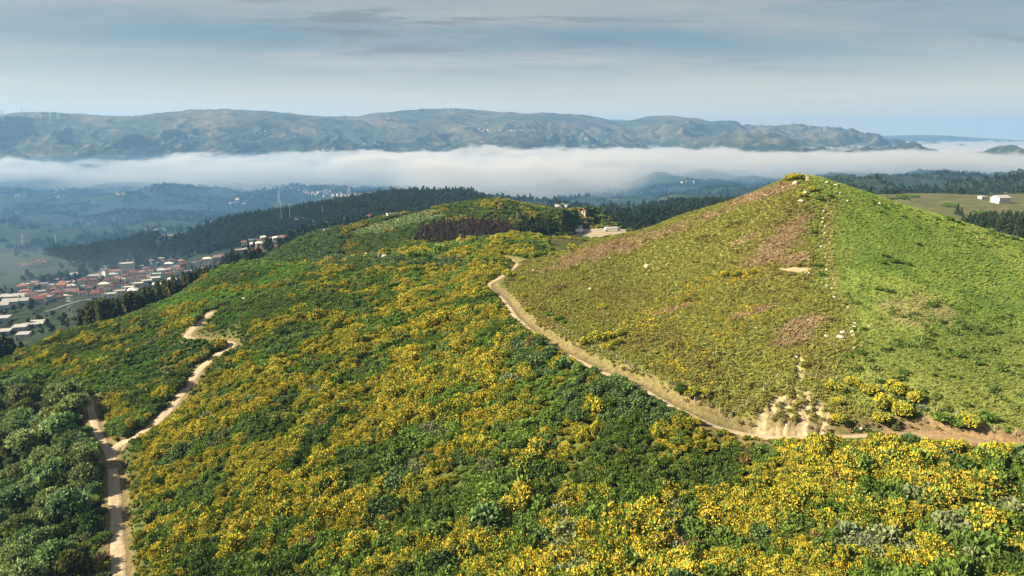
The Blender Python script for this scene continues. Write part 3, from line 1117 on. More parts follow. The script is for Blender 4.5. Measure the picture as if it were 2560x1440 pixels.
def make_shrub(name, seed, R=1.45, Hh=2.0, lobes=6, n=470, size=0.235, yellow=0.0, base=(GREEN, GREEN2), yel=(YEL, YEL2), hull=DARKG, stretch=1.7, up=0.5):
    """returns foliage mesh (and blossom mesh when it flowers)"""
    r = np.random.default_rng(seed)
    fo, bl = Plant(), Plant()
    L = shrub_lobes(r, R, Hh, lobes)
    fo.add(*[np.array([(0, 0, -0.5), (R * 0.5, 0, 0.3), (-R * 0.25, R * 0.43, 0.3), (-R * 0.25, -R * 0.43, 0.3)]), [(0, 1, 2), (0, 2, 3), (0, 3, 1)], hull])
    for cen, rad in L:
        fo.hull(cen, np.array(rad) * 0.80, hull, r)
        g = 1.0 if yellow == 0 else (1 - yellow)
        in_fl = r.uniform() < (0.15 + yellow * 1.0) if yellow else False
        ng = int(n / lobes * (0.36 if in_fl else 1.0))
        ny = int(n / lobes * (0.95 if in_fl else (0.16 if yellow else 0)))
        lobe_y = r.uniform(0.85, 1.1)

        def gc(p, d, q):
            k = q.uniform(0, 1)
            return (base[0] * (1 - k) + base[1] * k) * q.uniform(0.75, 1.25)

        def yc(p, d, q):
            k = q.uniform(0, 1)
            return (yel[0] * (1 - k) + yel[1] * k) * q.uniform(0.8, 1.15)
        fo.leaves(cen, rad, ng, size, gc, r, up=up, stretch=stretch)
        if ny:
            bl.leaves(cen, np.array(rad) * 1.04, int(ny * lobe_y * 2.1), size * 0.62, yc, r, up=up, lo=-0.1 if yellow < 0.6 else -0.3, stretch=1.35)
    return fo.mesh(name, LEAF), (bl.mesh(name + '_blossom', LEAF) if bl.n else None)


PROTO = bpy.data.collections.new('prototypes')          # data for scattering; never linked to the scene


def joined(name, meshes):
    """one mesh from several, for the scattered mass"""
    v, f, c, n = [], [], [], 0
    for me in meshes:
        if me is None:
            continue
        co = np.empty(len(me.vertices) * 3, np.float32)
        me.vertices.foreach_get('co', co)
        v.append(co.reshape(-1, 3))
        f += [tuple(i + n for i in p.vertices) for p in me.polygons]
        cc = np.empty(len(me.polygons) * 4, np.float32)
        me.attributes['col'].data.foreach_get('color', cc)
        c.append(cc.reshape(-1, 4)[:, :3])
        n += len(me.vertices)
    m = bpy.data.meshes.new(name)
    m.from_pydata(np.concatenate(v).tolist(), [], f)
    m.update()
    a = m.attributes.new('col', 'FLOAT_COLOR', 'FACE')
    rgba = np.ones((len(f), 4), np.float32)
    rgba[:, :3] = np.concatenate(c)
    a.data.foreach_set('color', rgba.ravel())
    m.materials.append(LEAF)
    return m


def proto_collection(name, meshes):
    c = bpy.data.collections.new(name)
    for i, me in enumerate(meshes):
        o = bpy.data.objects.new('%s_%02d' % (name, i), me)
        c.objects.link(o)
    return c


def scatter(name, pts, rot, scl, idx, tint, coll, label, cat):
    """a mass of plants nobody could count: points carrying their own turn, size, kind and colour"""
    me = bpy.data.meshes.new(name)
    me.vertices.add(len(pts))
    me.vertices.foreach_set('co', np.asarray(pts, np.float32).ravel())

    def put(nm, typ, arr, key):
        a = me.attributes.new(nm, typ, 'POINT')
        a.data.foreach_set(key, np.ascontiguousarray(arr).ravel())
    put('turn', 'FLOAT_VECTOR', np.asarray(rot, np.float32), 'vector')
    put('size', 'FLOAT_VECTOR', np.asarray(scl, np.float32), 'vector')
    put('kind_index', 'INT', np.asarray(idx, np.int32), 'value')
    tc4 = np.ones((len(pts), 4), np.float32)
    tc4[:, :3] = tint
    put('tint', 'FLOAT_COLOR', tc4, 'color')
    o = link(name, me)
    g = bpy.data.node_groups.new(name + '_nodes', 'GeometryNodeTree')
    g.interface.new_socket('Geometry', in_out='INPUT', socket_type='NodeSocketGeometry')
    g.interface.new_socket('Geometry', in_out='OUTPUT', socket_type='NodeSocketGeometry')
    gi = g.nodes.new('NodeGroupInput')
    go = g.nodes.new('NodeGroupOutput')
    mp_ = g.nodes.new('GeometryNodeMeshToPoints')
    iop = g.nodes.new('GeometryNodeInstanceOnPoints')
    ci = g.nodes.new('GeometryNodeCollectionInfo')
    ci.inputs['Collection'].default_value = coll
    ci.inputs['Separate Children'].default_value = True
    ci.inputs['Reset Children'].default_value = True

    def attr(nm, typ):
        n = g.nodes.new('GeometryNodeInputNamedAttribute')
        n.data_type = typ
        n.inputs['Name'].default_value = nm
        return n.outputs['Attribute']
    L = g.links.new
    L(gi.outputs[0], mp_.inputs['Mesh'])
    L(mp_.outputs[0], iop.inputs['Points'])
    L(ci.outputs[0], iop.inputs['Instance'])
    iop.inputs['Pick Instance'].default_value = True
    L(attr('kind_index', 'INT'), iop.inputs['Instance Index'])
    er = g.nodes.new('FunctionNodeEulerToRotation')
    L(attr('turn', 'FLOAT_VECTOR'), er.inputs[0])
    L(er.outputs[0], iop.inputs['Rotation'])
    L(attr('size', 'FLOAT_VECTOR'), iop.inputs['Scale'])
    L(iop.outputs[0], go.inputs[0])
    md = o.modifiers.new('scatter', 'NODES')
    md.node_group = g
    tag(o, label, cat, kind='stuff')
    return o


# kinds of shrub
shrubs = {}
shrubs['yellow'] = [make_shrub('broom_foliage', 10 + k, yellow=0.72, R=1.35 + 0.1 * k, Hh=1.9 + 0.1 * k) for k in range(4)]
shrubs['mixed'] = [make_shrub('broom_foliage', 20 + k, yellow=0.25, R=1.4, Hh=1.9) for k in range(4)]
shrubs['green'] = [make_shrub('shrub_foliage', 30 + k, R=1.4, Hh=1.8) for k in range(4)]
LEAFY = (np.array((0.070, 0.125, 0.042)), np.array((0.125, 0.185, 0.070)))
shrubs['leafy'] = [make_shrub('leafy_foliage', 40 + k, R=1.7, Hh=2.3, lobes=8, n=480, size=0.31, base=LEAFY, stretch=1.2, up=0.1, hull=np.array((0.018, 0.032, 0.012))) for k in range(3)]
GREYG = (np.array((0.125, 0.155, 0.075)), np.array((0.205, 0.235, 0.125)))
shrubs['grey'] = [make_shrub('grey_foliage', 50 + k, R=1.5, Hh=1.6, lobes=7, base=GREYG, size=0.26, hull=np.array((0.03, 0.035, 0.018))) for k in range(2)]
DRY = (np.array((0.13, 0.085, 0.040)), np.array((0.20, 0.135, 0.065)))
shrubs['dry'] = [make_shrub('dry_foliage', 60 + k, R=1.2, Hh=1.3, base=DRY, n=220) for k in range(2)]
SK = ['yellow', 'mixed', 'green', 'leafy', 'grey', 'dry']
sk_start, plist = {}, []
for k in SK:
    sk_start[k] = len(plist)
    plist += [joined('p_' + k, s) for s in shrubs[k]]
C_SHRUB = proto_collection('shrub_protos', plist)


# heath tussocks: small cushions whose colour comes from the ground they grow on
def make_tuft(seed, R=0.55, Hh=0.42, n=46, size=0.20):
    r = np.random.default_rng(seed)
    p = Plant()
    w = np.array((1.0, 1.0, 1.0))
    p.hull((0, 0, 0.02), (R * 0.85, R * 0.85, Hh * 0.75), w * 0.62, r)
    p.leaves((0, 0, 0.02), (R, R, Hh), n, size, lambda q, d, rr_: w * rr_.uniform(0.7, 1.35), r, up=0.6, lo=0.0, stretch=1.8)
    return p.mesh('tuft', LEAF)


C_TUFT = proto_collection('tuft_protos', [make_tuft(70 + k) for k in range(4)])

# ------------------------------------------------------------------ where the broom flowers (picture anchors, carried to the ground)
YA = np.array([
    (1000, 800, .55), (1100, 720, .55), (1150, 830, .75), (900, 900, .65), (700, 880, .45), (820, 780, .3), (650, 960, .65), (560, 1000, .6), (1300, 870, .55), (1250, 950, .75), (1400, 930, .55),
    (1000, 1000, .6), (800, 1050, .6), (600, 1100, .6), (1150, 1100, .65), (1400, 1050, .22), (1500, 990, .06), (1580, 1060, .12), (1640, 1130, .5), (1850, 1150, .6), (2000, 1200, .75), (2250, 1150, .85), (2450, 1180, .4),
    (2400, 1350, .2), (2150, 1300, .7), (1900, 1350, .7), (1700, 1300, .4), (1500, 1250, .35), (1350, 1280, .22), (1200, 1250, .38), (1050, 1300, .5), (950, 1200, .45), (800, 1250, .4), (700, 1300, .45), (500, 1200, .4),
    (380, 1250, .8), (335, 1330, .92), (450, 1400, .5), (600, 1400, .6), (900, 1400, .5), (1150, 1400, .3), (1400, 1420, .8), (1700, 1420, .8), (2000, 1420, .8), (2300, 1430, .7), (2540, 1430, .6), (400, 1150, .6), (700, 1180, .45),
    (300, 870, .35), (130, 930, .4), (200, 960, .25), (400, 820, .4), (450, 790, .6), (330, 800, .25), (250, 900, .15), (350, 900, .04), (450, 870, .06), (100, 890, .35), (500, 900, .45), (560, 880, .6), (300, 1060, .6), (400, 1010, .4),
    (330, 960, .1), (450, 930, .2), (550, 730, .12), (600, 700, .03), (650, 670, .02), (700, 720, .25), (760, 740, .3), (850, 700, .3), (1000, 690, .45), (1150, 660, .65), (1250, 640, .6), (1100, 620, .35), (1300, 600, .45), (1400, 590, .45),
    (1200, 760, .6), (1350, 990, .3), (1450, 960, .25), (2540, 1130, .9), (2100, 1110, .7), (1900, 1100, .6), (500, 820, .05), (560, 800, .1), (420, 740, .05), (150, 1000, .06), (60, 960, .15), (0, 900, .2)])


def yellow_at(px, py):
    w = np.zeros(px.shape)
    s = np.zeros(px.shape)
    for ax, ay, av in YA:
        d2 = ((px - ax) / 1.0) ** 2 + ((py - ay) * 1.3) ** 2 + 900
        k = 1 / d2 ** 1.6
        w += k
        s += k * av
    return s / w


GROVE = [(-400, 965), (0, 968), (110, 985), (190, 1000), (214, 1030), (226, 1075), (240, 1120), (262, 1180), (262, 1250), (266, 1320), (272, 1400), (272, 1600), (-400, 1600)]


def road_clear(x, y):
    d = np.full(x.shape, 1e9)
    for nm, (pl, hw, cut) in ROUTES.items():
        dd, _, _ = nearest_on(pl, x, y)
        d = np.minimum(d, dd - hw)
    return d


def jitter_grid(x0, x1, y0, y1, s):
    gx, gy = np.meshgrid(np.arange(x0, x1, s), np.arange(y0, y1, s))
    gx = gx + rng.uniform(-0.5, 0.5, gx.shape) * s
    gy = gy + rng.uniform(-0.5, 0.5, gy.shape) * s
    return gx.ravel(), gy.ravel()


def rest(x, y, z, px, py, keep):
    return [a[keep] for a in (x, y, z, px, py)]


# ---- broom and scrub over the slopes
sx, sy = jitter_grid(-330, 190, 84, 470, 1.42)
sz = H(sx, sy)
spx, spy, sd_ = to_px(sx, sy, sz)
rc = road_clear(sx, sy)
hill_in = inpoly(spx, spy, HILL_POLY) & (sy < 372) & (sx > -8)
track_z = (spx > 2215) & (spx < 2560) & (spy > 1062) & (spy < 1118 + (spx - 2400) * 0.06)
keep = ~track_z & (spx > -260) & (spx < 2820) & (spy < 1640) & (rc > np.where(nearest_on(ROUTES['path'][0], sx, sy)[0] < 6, 0.5, 1.15)) & (np.hypot(sx, sy) < 470) & ~hill_in
keep &= ~((sy > 335) & (sx > 20))                      # back of the hill, never seen
pd_, _, ps_ = nearest_on(ROUTES['path'][0], sx, sy)
up_z = H(sx + 0, sy)
bank_side = (ps_ < 0) & (pd_ < 5.6 + 1.5 * fbm(sx / 4, sy / 4, 77, 2)) & (spx > 1215) & (spx < 2120)
keep &= ~bank_side
keep |= False
rd_, _, rs_ = nearest_on(ROUTES['road'][0], sx, sy)
sun_side = (rs_ > 0) & (rd_ < 5.0)
wmk = wash_mask(sx, sy)
keep &= wmk < 0.25
keep &= ~(inpoly(spx, spy, GROVE) & (rng.uniform(0, 1, sx.shape) < 0.6))
# bare turf between path and slope, below the cut bank
sx, sy, sz, spx, spy = rest(sx, sy, sz, spx, spy, keep)
rc = rc[keep]
yel = yellow_at(spx, spy)
patch = fbm(sx / 9, sy / 9, 401, 3)
patch2 = fbm(sx / 3.2, sy / 3.2, 405, 2)
streak = fbm((sx + sy * 0.4) / 26, (sy - sx * 0.3) / 6, 403, 3)
u = rng.uniform(0, 1, sx.shape)
score = yel + patch * 1.5 + streak * 1.2 + patch2 * 0.5
kindn = np.full(sx.shape, 2)
kindn[score > 0.44] = 1
kindn[score > 0.62] = 0
greyn = fbm(sx / 11, sy / 11, 409, 3)
grey_z = sstep(1.2, 0.4, ((spx - 2480) / 130) ** 2 + ((spy - 1330) / 90) ** 2) + sstep(1.2, 0.4, ((spx - 2200) / 120) ** 2 + ((spy - 1360) / 50) ** 2) + sstep(1.3, 0.4, ((spx - 1230) / 70) ** 2 + ((spy - 1175) / 25) ** 2)
kindn[(greyn + grey_z * 0.5 > 0.27) & (u > 0.25)] = 4
leaf_z = sstep(1.3, 0.5, ((spx - 1560) / 190) ** 2 + ((spy - 1000) / 85) ** 2) + sstep(1.3, 0.5, ((spx - 1340) / 70) ** 2 + ((spy - 880) / 60) ** 2) + sstep(1.2, 0.5, ((spx - 1000) / 190) ** 2 + ((spy - 660) / 18) ** 2)
leafn = fbm(sx / 7, sy / 7, 411, 3)
kindn[(leafn + leaf_z * 0.45 > 0.30) & (u < 0.8)] = 3
kindn[(u > 0.985)] = 5
grove_in = inpoly(spx, spy, GROVE)
kindn[grove_in & (u < 0.9)] = 2
kindn[grove_in & (u > 0.55) & (u < 0.9)] = 3
start = np.array([sk_start[k] for k in SK])
cnt = np.array([len(shrubs[k]) for k in SK])
sub = (rng.uniform(0, 1, sx.shape) * cnt[kindn]).astype(int)
pidx = start[kindn] + sub
# the slope left of the spur is covered in fine low bracken
fine_z = sstep(1.4, 0.6, ((spx - 430) / 190) ** 2 + ((spy - 890 + (spx - 430) * 0.5) / 45) ** 2) + sstep(1.4, 0.6, ((spx - 560) / 170) ** 2 + ((spy - 715 + (spx - 560) * 0.25) / 35) ** 2)
fine_z = np.clip(fine_z, 0, 1) * (spx < 760)
ssc = np.clip(rng.lognormal(-0.16, 0.28, sx.shape), 0.45, 1.6) * (1 - 0.35 * fine_z) * (1 + 0.25 * sstep(0.1, 0.3, patch)) * (0.95 + 1.1 * fbm(sx / 14, sy / 14, 431, 3))
ssc *= np.where(sun_side[keep], 1.25, np.where((rs_[keep] < 0) & (rd_[keep] < 7.5), 0.5, 1.0) * np.where((pd_[keep] < 4.5), 0.75, 1.0) * np.where(rc < 1.6, 0.8, 1.0))
big = rng.uniform(0, 1, sx.shape) < 0.02
ssc[big] *= 1.35
ssc *= 1 + 0.25 * sstep(1080, 1250, spy) * sstep(1100, 1500, spx)
dens_keep = np.ones(sx.shape, bool)
tintv = rng.uniform(0.78, 1.22, sx.shape)
stint = np.stack([tintv * rng.uniform(0.93, 1.07, sx.shape), tintv, tintv * rng.uniform(0.85, 1.1, sx.shape)], 1)
gfac = sstep(-0.2, 0.25, fbm(sx / 30, sy / 30, 419, 3))
isgreen = (kindn == 2)[:, None]
stint = np.where(isgreen, stint * (0.72 + 0.6 * gfac[:, None]), stint)
stint = np.where((fine_z > 0.4)[:, None] & isgreen, stint * np.array((1.05, 1.22, 1.15)), stint)
srot = np.stack([rng.normal(0, 0.10, sx.shape), rng.normal(0, 0.10, sx.shape), rng.uniform(0, 6.28, sx.shape)], 1)
sscale = np.stack([ssc, ssc, ssc * rng.uniform(0.75, 1.15, sx.shape)], 1)
spos = np.stack([sx, sy, sz - 0.12], 1)

# the 300 of a kind that show largest stand as bushes of their own; the rest is one mass
area = (ssc * FPX / (sy * CP - sz * SP)) ** 2
in_view = (spx > 15) & (spx < 2545) & (spy < 1425) & ~grove_in
solo = np.zeros(sx.shape, bool)


def zone_name(px, py):
    if py > 1290:
        h = 'near the bottom of the picture'
    elif py > 1120:
        h = 'below the sandy washout' if px > 1500 else 'on the lower slope'
    else:
        h = 'below the path'
    s = ['near the road', 'left of the middle', 'in the middle', 'right of the middle', 'towards the right', 'at the right edge'][min(int(np.searchsorted([560, 980, 1400, 1800, 2250], px)), 5)]
    return h, s


SOLO = {0: ('broom_bush', 'yellow broom bush in full flower', 'broom bush', 170), 1: ('broom_bush', 'half flowering broom bush', 'broom bush', 80), 2: ('green_shrub', 'green broom shrub without flowers', 'shrub', 170),
        3: ('leafy_shrub', 'leafy pale green shrub', 'shrub', 120), 4: ('grey_shrub', 'grey green shrub', 'shrub', 110), 5: ('dry_shrub', 'dry brown shrub', 'shrub', 40)}
for kk, (nm, lb, ct_, lim) in SOLO.items():
    gl = lb.replace('bush', 'bushes').replace('shrub', 'shrubs')
    ids = np.nonzero((kindn == kk) & in_view)[0]
    ids = ids[np.argsort(-area[ids])][:lim]
    solo[ids] = True
    for i in ids:
        fm, bm = shrubs[SK[kk]][sub[i]]
        h, s = zone_name(spx[i], spy[i])
        o = link(nm, fm, None, None, spos[i], srot[i], tuple(sscale[i]))
        o['tint'] = [float(t) for t in stint[i]]
        tag(o, '%s %s, %s' % (lb, h, s), ct_, '%s %s, %s' % (gl, h, s))
        if bm is not None:
            b = link('blossom', bm, None, o)
            b['tint'] = [float(t) for t in stint[i]]
ms = ~solo
scatter('broom_scrub', spos[ms], srot[ms], sscale[ms], pidx[ms], stint[ms], C_SHRUB, 'dense scrub of yellow flowering broom and green shrubs over the slopes', 'scrub')

# ---- heath on the hill
hx, hy = jitter_grid(-12, 330, 128, 372, 0.98)
hz_ = H(hx, hy)
hpx, hpy, _ = to_px(hx, hy, hz_)
hrc = road_clear(hx, hy)
hk = inpoly(hpx, hpy, HILL_POLY) & (hpx < 2760) & (hrc > 0.4)
hn = fbm(hx / 3, hy / 3, 9, 2) * 2.5
bank_h = sstep(5.4, 3.6, hrc + 1.35 + hn)
uu = rng.uniform(0, 1, hx.shape)
hk &= ~((bank_h > 0.4) & (uu < 0.30)) & ((wash_mask(hx, hy) < 0.30) | ((wash_mask(hx, hy) < 0.6) & (uu > 0.72)))
hk &= ~((((hpx - 1992) / 42) ** 2 + ((hpy - 674) / 6) ** 2) < 1)
hx, hy, hz_, hpx, hpy = rest(hx, hy, hz_, hpx, hpy, hk)
bank_h = bank_h[hk]
halb = hill_albedo(hpx, hpy, hx, hy)
halb = lerp3(halb, (0.17, 0.135, 0.068), bank_h * 0.85)
side_h = ridge_side(hpx, hpy)
dk = fbm(hx / 2.6, hy / 2.6, 501, 2)
dark = sstep(0.16, 0.3, dk) * sstep(-30, 40, side_h) * sstep(640, 820, hpy)
halb = lerp3(halb, (0.055, 0.085, 0.024), dark * 0.85)
darkl = sstep(0.2, 0.34, dk) * (1 - sstep(-30, 40, side_h))
halb = lerp3(halb, (0.075, 0.062, 0.022), darkl * 0.7)
# low broom in flower scattered over the heath
YB = [(1800, 700, 110, 22, -0.25), (1870, 688, 40, 14, -0.1), (1720, 745, 110, 30, -0.2), (1750, 850, 120, 60, -0.3), (1850, 800, 120, 40, -0.3), (1640, 800, 100, 40, -0.2), (1700, 930, 90, 20, 0.3)]
ylow = np.zeros(hx.shape)
for j, (a, b, c, d, sl) in enumerate(YB):
    q = ((hpx - a) / c) ** 2 + ((hpy - b - sl * (hpx - a)) / d) ** 2
    ylow = np.maximum(ylow, sstep(1.3, 0.3, q) * (0.85 if j < 2 else 0.45))
isy = rng.uniform(0, 1, hx.shape) < ylow * sstep(-0.1, 0.2, fbm(hx / 2.2, hy / 2.2, 505, 2)) * 0.9
halb[isy] = np.array((0.30, 0.25, 0.035)) * rng.uniform(0.6, 1.0, (isy.sum(), 1))
halb *= rng.uniform(1.1, 1.65, (len(hx), 1))
hsc = rng.uniform(0.65, 1.25, hx.shape) * (1 + 0.7 * np.maximum(dark, darkl * 0.5)) * np.where(isy, 1.05, 1)
hsc *= 1 - 0.3 * sstep(0, 40, side_h) * (1 - dark)
# crest bushes on the far right shoulder
sil = (side_h > 40) & (hy > 286)
hscale = np.stack([hsc, hsc, hsc * rng.uniform(0.7, 1.3, hx.shape)], 1)
hrot = np.stack([rng.normal(0, 0.12, hx.shape), rng.normal(0, 0.12, hx.shape), rng.uniform(0, 6.28, hx.shape)], 1)
scatter('heath', np.stack([hx, hy, hz_ - 0.05], 1), hrot, hscale, rng.integers(0, 4, hx.shape), halb, C_TUFT, 'low heath of grass, bracken and pink heather covering the hill', 'heath')


# ------------------------------------------------------------------ trees
def leaf_col(a, b):
    a, b = np.array(a), np.array(b)

    def f(p, d, r):
        k = r.uniform(0, 1)
        return (a * (1 - k) + b * k) * r.uniform(0.75, 1.3)
    return f


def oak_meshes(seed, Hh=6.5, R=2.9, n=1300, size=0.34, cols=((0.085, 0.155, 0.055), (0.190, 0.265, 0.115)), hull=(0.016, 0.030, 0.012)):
    r = np.random.default_rng(seed)
    tr, cr = Plant(), Plant()
    lean = r.normal(0, 0.25, 2)
    top = np.array((lean[0], lean[1], Hh * 0.45))
    tr.tube([(0, 0, -0.6), (lean[0] * 0.3, lean[1] * 0.3, Hh * 0.2), top], [0.30, 0.22, 0.15], (0.09, 0.07, 0.045))
    K = 9
    for k in range(K):
        a = 6.28 * k / K + r.uniform(-0.4, 0.4)
        q = R * (0.1 if k == 0 else r.uniform(0.4, 0.68))
        hz0 = Hh * r.uniform(0.45, 0.80) if k else Hh * 0.8
        c = np.array((math.cos(a) * q, math.sin(a) * q, hz0))
        rad = R * r.uniform(0.36, 0.52)
        tr.tube([top * 0.8, (top + c) / 2 + r.normal(0, 0.1, 3), c], [0.10, 0.06, 0.03], (0.09, 0.07, 0.045), 4)
        rd = (rad, rad, rad * r.uniform(0.75, 0.95))
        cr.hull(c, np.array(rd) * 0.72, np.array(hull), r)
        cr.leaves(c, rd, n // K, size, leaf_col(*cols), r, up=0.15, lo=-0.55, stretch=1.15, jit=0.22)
    return tr.mesh('oak_trunk', LEAF), cr.mesh('oak_crown', LEAF)


def gum_meshes(seed, Hh=17.0, cols=((0.048, 0.060, 0.028), (0.105, 0.115, 0.055)), n=620):
    r = np.random.default_rng(seed)
    tr, cr = Plant(), Plant()
    tr.tube([(0, 0, -1), (0.2, 0.1, Hh * 0.5), (0.1, 0.2, Hh * 0.93)], [0.35, 0.24, 0.08], (0.22, 0.19, 0.14))
    K = 11
    for k in range(K):
        t = k / (K - 1)
        z = Hh * (0.22 + 0.72 * t)
        w = Hh * 0.135 * (1 - 0.55 * abs(t - 0.4) * 1.6)
        a = r.uniform(0, 6.28)
        c = np.array((math.cos(a) * w * 0.5, math.sin(a) * w * 0.5, z))
        rd = (w * r.uniform(0.5, 0.8), w * r.uniform(0.5, 0.8), Hh * r.uniform(0.08, 0.13))
        tr.tube([(0.1, 0.1, z - 0.8), c], [0.08, 0.03], (0.2, 0.17, 0.12), 3)
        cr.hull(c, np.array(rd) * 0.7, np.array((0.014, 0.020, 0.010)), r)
        cr.leaves(c, rd, n // K, 0.75, leaf_col(*cols), r, up=-0.3, lo=-0.8, stretch=1.7, jit=0.28)
    return tr.mesh('gum_trunk', LEAF), cr.mesh('gum_crown', LEAF)


def pine_meshes(seed, Hh=9.0, w=0.20, cols=((0.020, 0.036, 0.018), (0.045, 0.065, 0.030)), n=300, size=0.55, hull=(0.010, 0.016, 0.009)):
    r = np.random.default_rng(seed)
    tr, cr = Plant(), Plant()
    tr.tube([(0, 0, -1), (0, 0, Hh * 0.55), (0, 0, Hh * 0.97)], [0.20, 0.13, 0.03], (0.10, 0.075, 0.055))
    K = 8
    for k in range(K):
        t = k / (K - 1)
        z = Hh * (0.16 + 0.78 * t)
        rr_ = Hh * w * (1 - t * 0.9) * r.uniform(0.85, 1.15)
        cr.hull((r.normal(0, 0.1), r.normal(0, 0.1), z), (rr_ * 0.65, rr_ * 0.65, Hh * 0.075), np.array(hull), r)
        m = max(int(n * (1 - t * 0.75) / K * 1.5), 10)
        cr.leaves((0, 0, z), (rr_, rr_, Hh * 0.07), m, size, leaf_col(*cols), r, up=-0.15, lo=-0.5, stretch=1.9, jit=0.3)
    return tr.mesh('pine_trunk', LEAF), cr.mesh('pine_crown', LEAF)


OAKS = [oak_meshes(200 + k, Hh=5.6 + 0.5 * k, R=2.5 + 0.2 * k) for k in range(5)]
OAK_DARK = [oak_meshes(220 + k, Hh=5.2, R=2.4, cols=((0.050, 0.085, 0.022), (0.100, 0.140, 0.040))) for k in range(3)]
GUMS = [gum_meshes(240 + k, Hh=13.0 + 1.6 * k) for k in range(5)]
PINES = [pine_meshes(260 + k) for k in range(4)]
BURNT = [pine_meshes(270 + k, Hh=8.5, w=0.13, cols=((0.042, 0.032, 0.034), (0.090, 0.066, 0.062)), n=150, hull=(0.012, 0.010, 0.011)) for k in range(4)]
ROUND = [oak_meshes(280 + k, Hh=4.6, R=2.3, n=1100, size=0.26, cols=((0.060, 0.105, 0.030), (0.120, 0.160, 0.055)), hull=(0.020, 0.034, 0.012)) for k in range(2)]


def plant_tree(name, meshes, p, label, group, sc=1.0, tint=(1, 1, 1), zs=1.0, sink=0.15, cat='tree'):
    e = bpy.data.objects.new(name, None)
    COL.objects.link(e)
    e.empty_display_size = 0.5
    e.location = (p[0], p[1], p[2] - sink)
    e.rotation_euler = (0, 0, random.uniform(0, 6.28))
    e.scale = (sc, sc, sc * zs)
    tag(e, label, cat, group)
    for nm, me in (('trunk', meshes[0]), ('crown', meshes[1])):
        c = link(nm, me, None, e)
        c['tint'] = [float(t) for t in tint] if nm == 'crown' else [1.0, 1.0, 1.0]
    return e


def tint_of(lo=0.8, hi=1.2):
    v = random.uniform(lo, hi)
    return (v * random.uniform(0.92, 1.08), v, v * random.uniform(0.85, 1.1))


def ordinal(n):
    w = ['first', 'second', 'third', 'fourth', 'fifth', 'sixth', 'seventh', 'eighth', 'ninth', 'tenth', 'eleventh', 'twelfth', 'thirteenth', 'fourteenth', 'fifteenth', 'sixteenth', 'seventeenth', 'eighteenth', 'nineteenth', 'twentieth',
         'twenty-first', 'twenty-second', 'twenty-third', 'twenty-fourth', 'twenty-fifth', 'twenty-sixth', 'twenty-seventh', 'twenty-eighth', 'twenty-ninth', 'thirtieth', 'thirty-first', 'thirty-second', 'thirty-third', 'thirty-fourth', 'thirty-fifth', 'thirty-sixth',
         'thirty-seventh', 'thirty-eighth', 'thirty-ninth', 'fortieth']
    return w[n]


# ---- grove in the hollow by the road
ox, oy = jitter_grid(-230, -70, 128, 300, 4.6)
oz = H(ox, oy)
opx, opy, od = to_px(ox, oy, oz)
orc = road_clear(ox, oy)
ok_ = inpoly(opx, opy, GROVE) & (opx > -130) & (opy < 1560) & (orc > 2.3)
# thinner towards the verge at the bottom, where bushes and grass show
ok_ &= ~((opx > 190) & (opy > 1290) & (rng.uniform(0, 1, ox.shape) < 0.7))
oi = np.nonzero(ok_)[0]
oi = oi[np.argsort(od[oi])]
if len(oi) > 298:
    oi = np.sort(rng.permutation(oi)[:298])
for j, i in enumerate(oi):
    dark = rng.uniform() < 0.30
    ms_ = OAK_DARK[j % 3] if dark else OAKS[j % 5]
    part = 'beside the dirt road' if orc[i] < 9 else ('low in the grove' if opy[i] > 1250 else ('at the grove top' if opy[i] < 1080 else 'halfway up the grove'))
    gx3 = 'at the left edge' if opx[i] < 75 else ('inside the grove' if opx[i] < 165 else 'towards the road fork')
    kind = 'dark green broadleaf tree' if dark else 'pale green broadleaf tree'
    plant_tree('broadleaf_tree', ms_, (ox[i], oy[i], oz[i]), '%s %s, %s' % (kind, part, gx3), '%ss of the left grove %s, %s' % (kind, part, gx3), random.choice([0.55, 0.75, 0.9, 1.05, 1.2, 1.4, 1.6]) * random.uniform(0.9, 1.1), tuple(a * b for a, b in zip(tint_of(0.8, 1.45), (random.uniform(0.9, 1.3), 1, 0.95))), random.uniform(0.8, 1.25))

# ---- trees standing alone
for (px, py, ms_, sc, lb) in [
        (1090, 1432, ROUND[0], 1.05, 'round dark green tree at the bottom edge, larger of the pair among the broom'),
        (1005, 1452, ROUND[1], 0.85, 'round green tree at the bottom edge, smaller of the pair among the broom'),
        (93, 1428, ROUND[1], 1.15, 'smooth domed green tree in the bottom left corner of the grove'),
        (395, 1218, OAK_DARK[0], 0.62, 'dark green bushy tree among yellow broom right of the road'),
        (1065, 655, OAK_DARK[1], 0.9, 'dark round tree in the dip behind the flowering slope'),
        (1700, 988, OAK_DARK[2], 0.62, 'dark green bush standing beside the path at its bend'),
        (2460, 1058, None, 1, '')]:
    if ms_ is None:
        continue
    p = at(px, py)
    plant_tree('broadleaf_tree', ms_, p, lb, None, sc, (0.85, 0.9, 0.85))

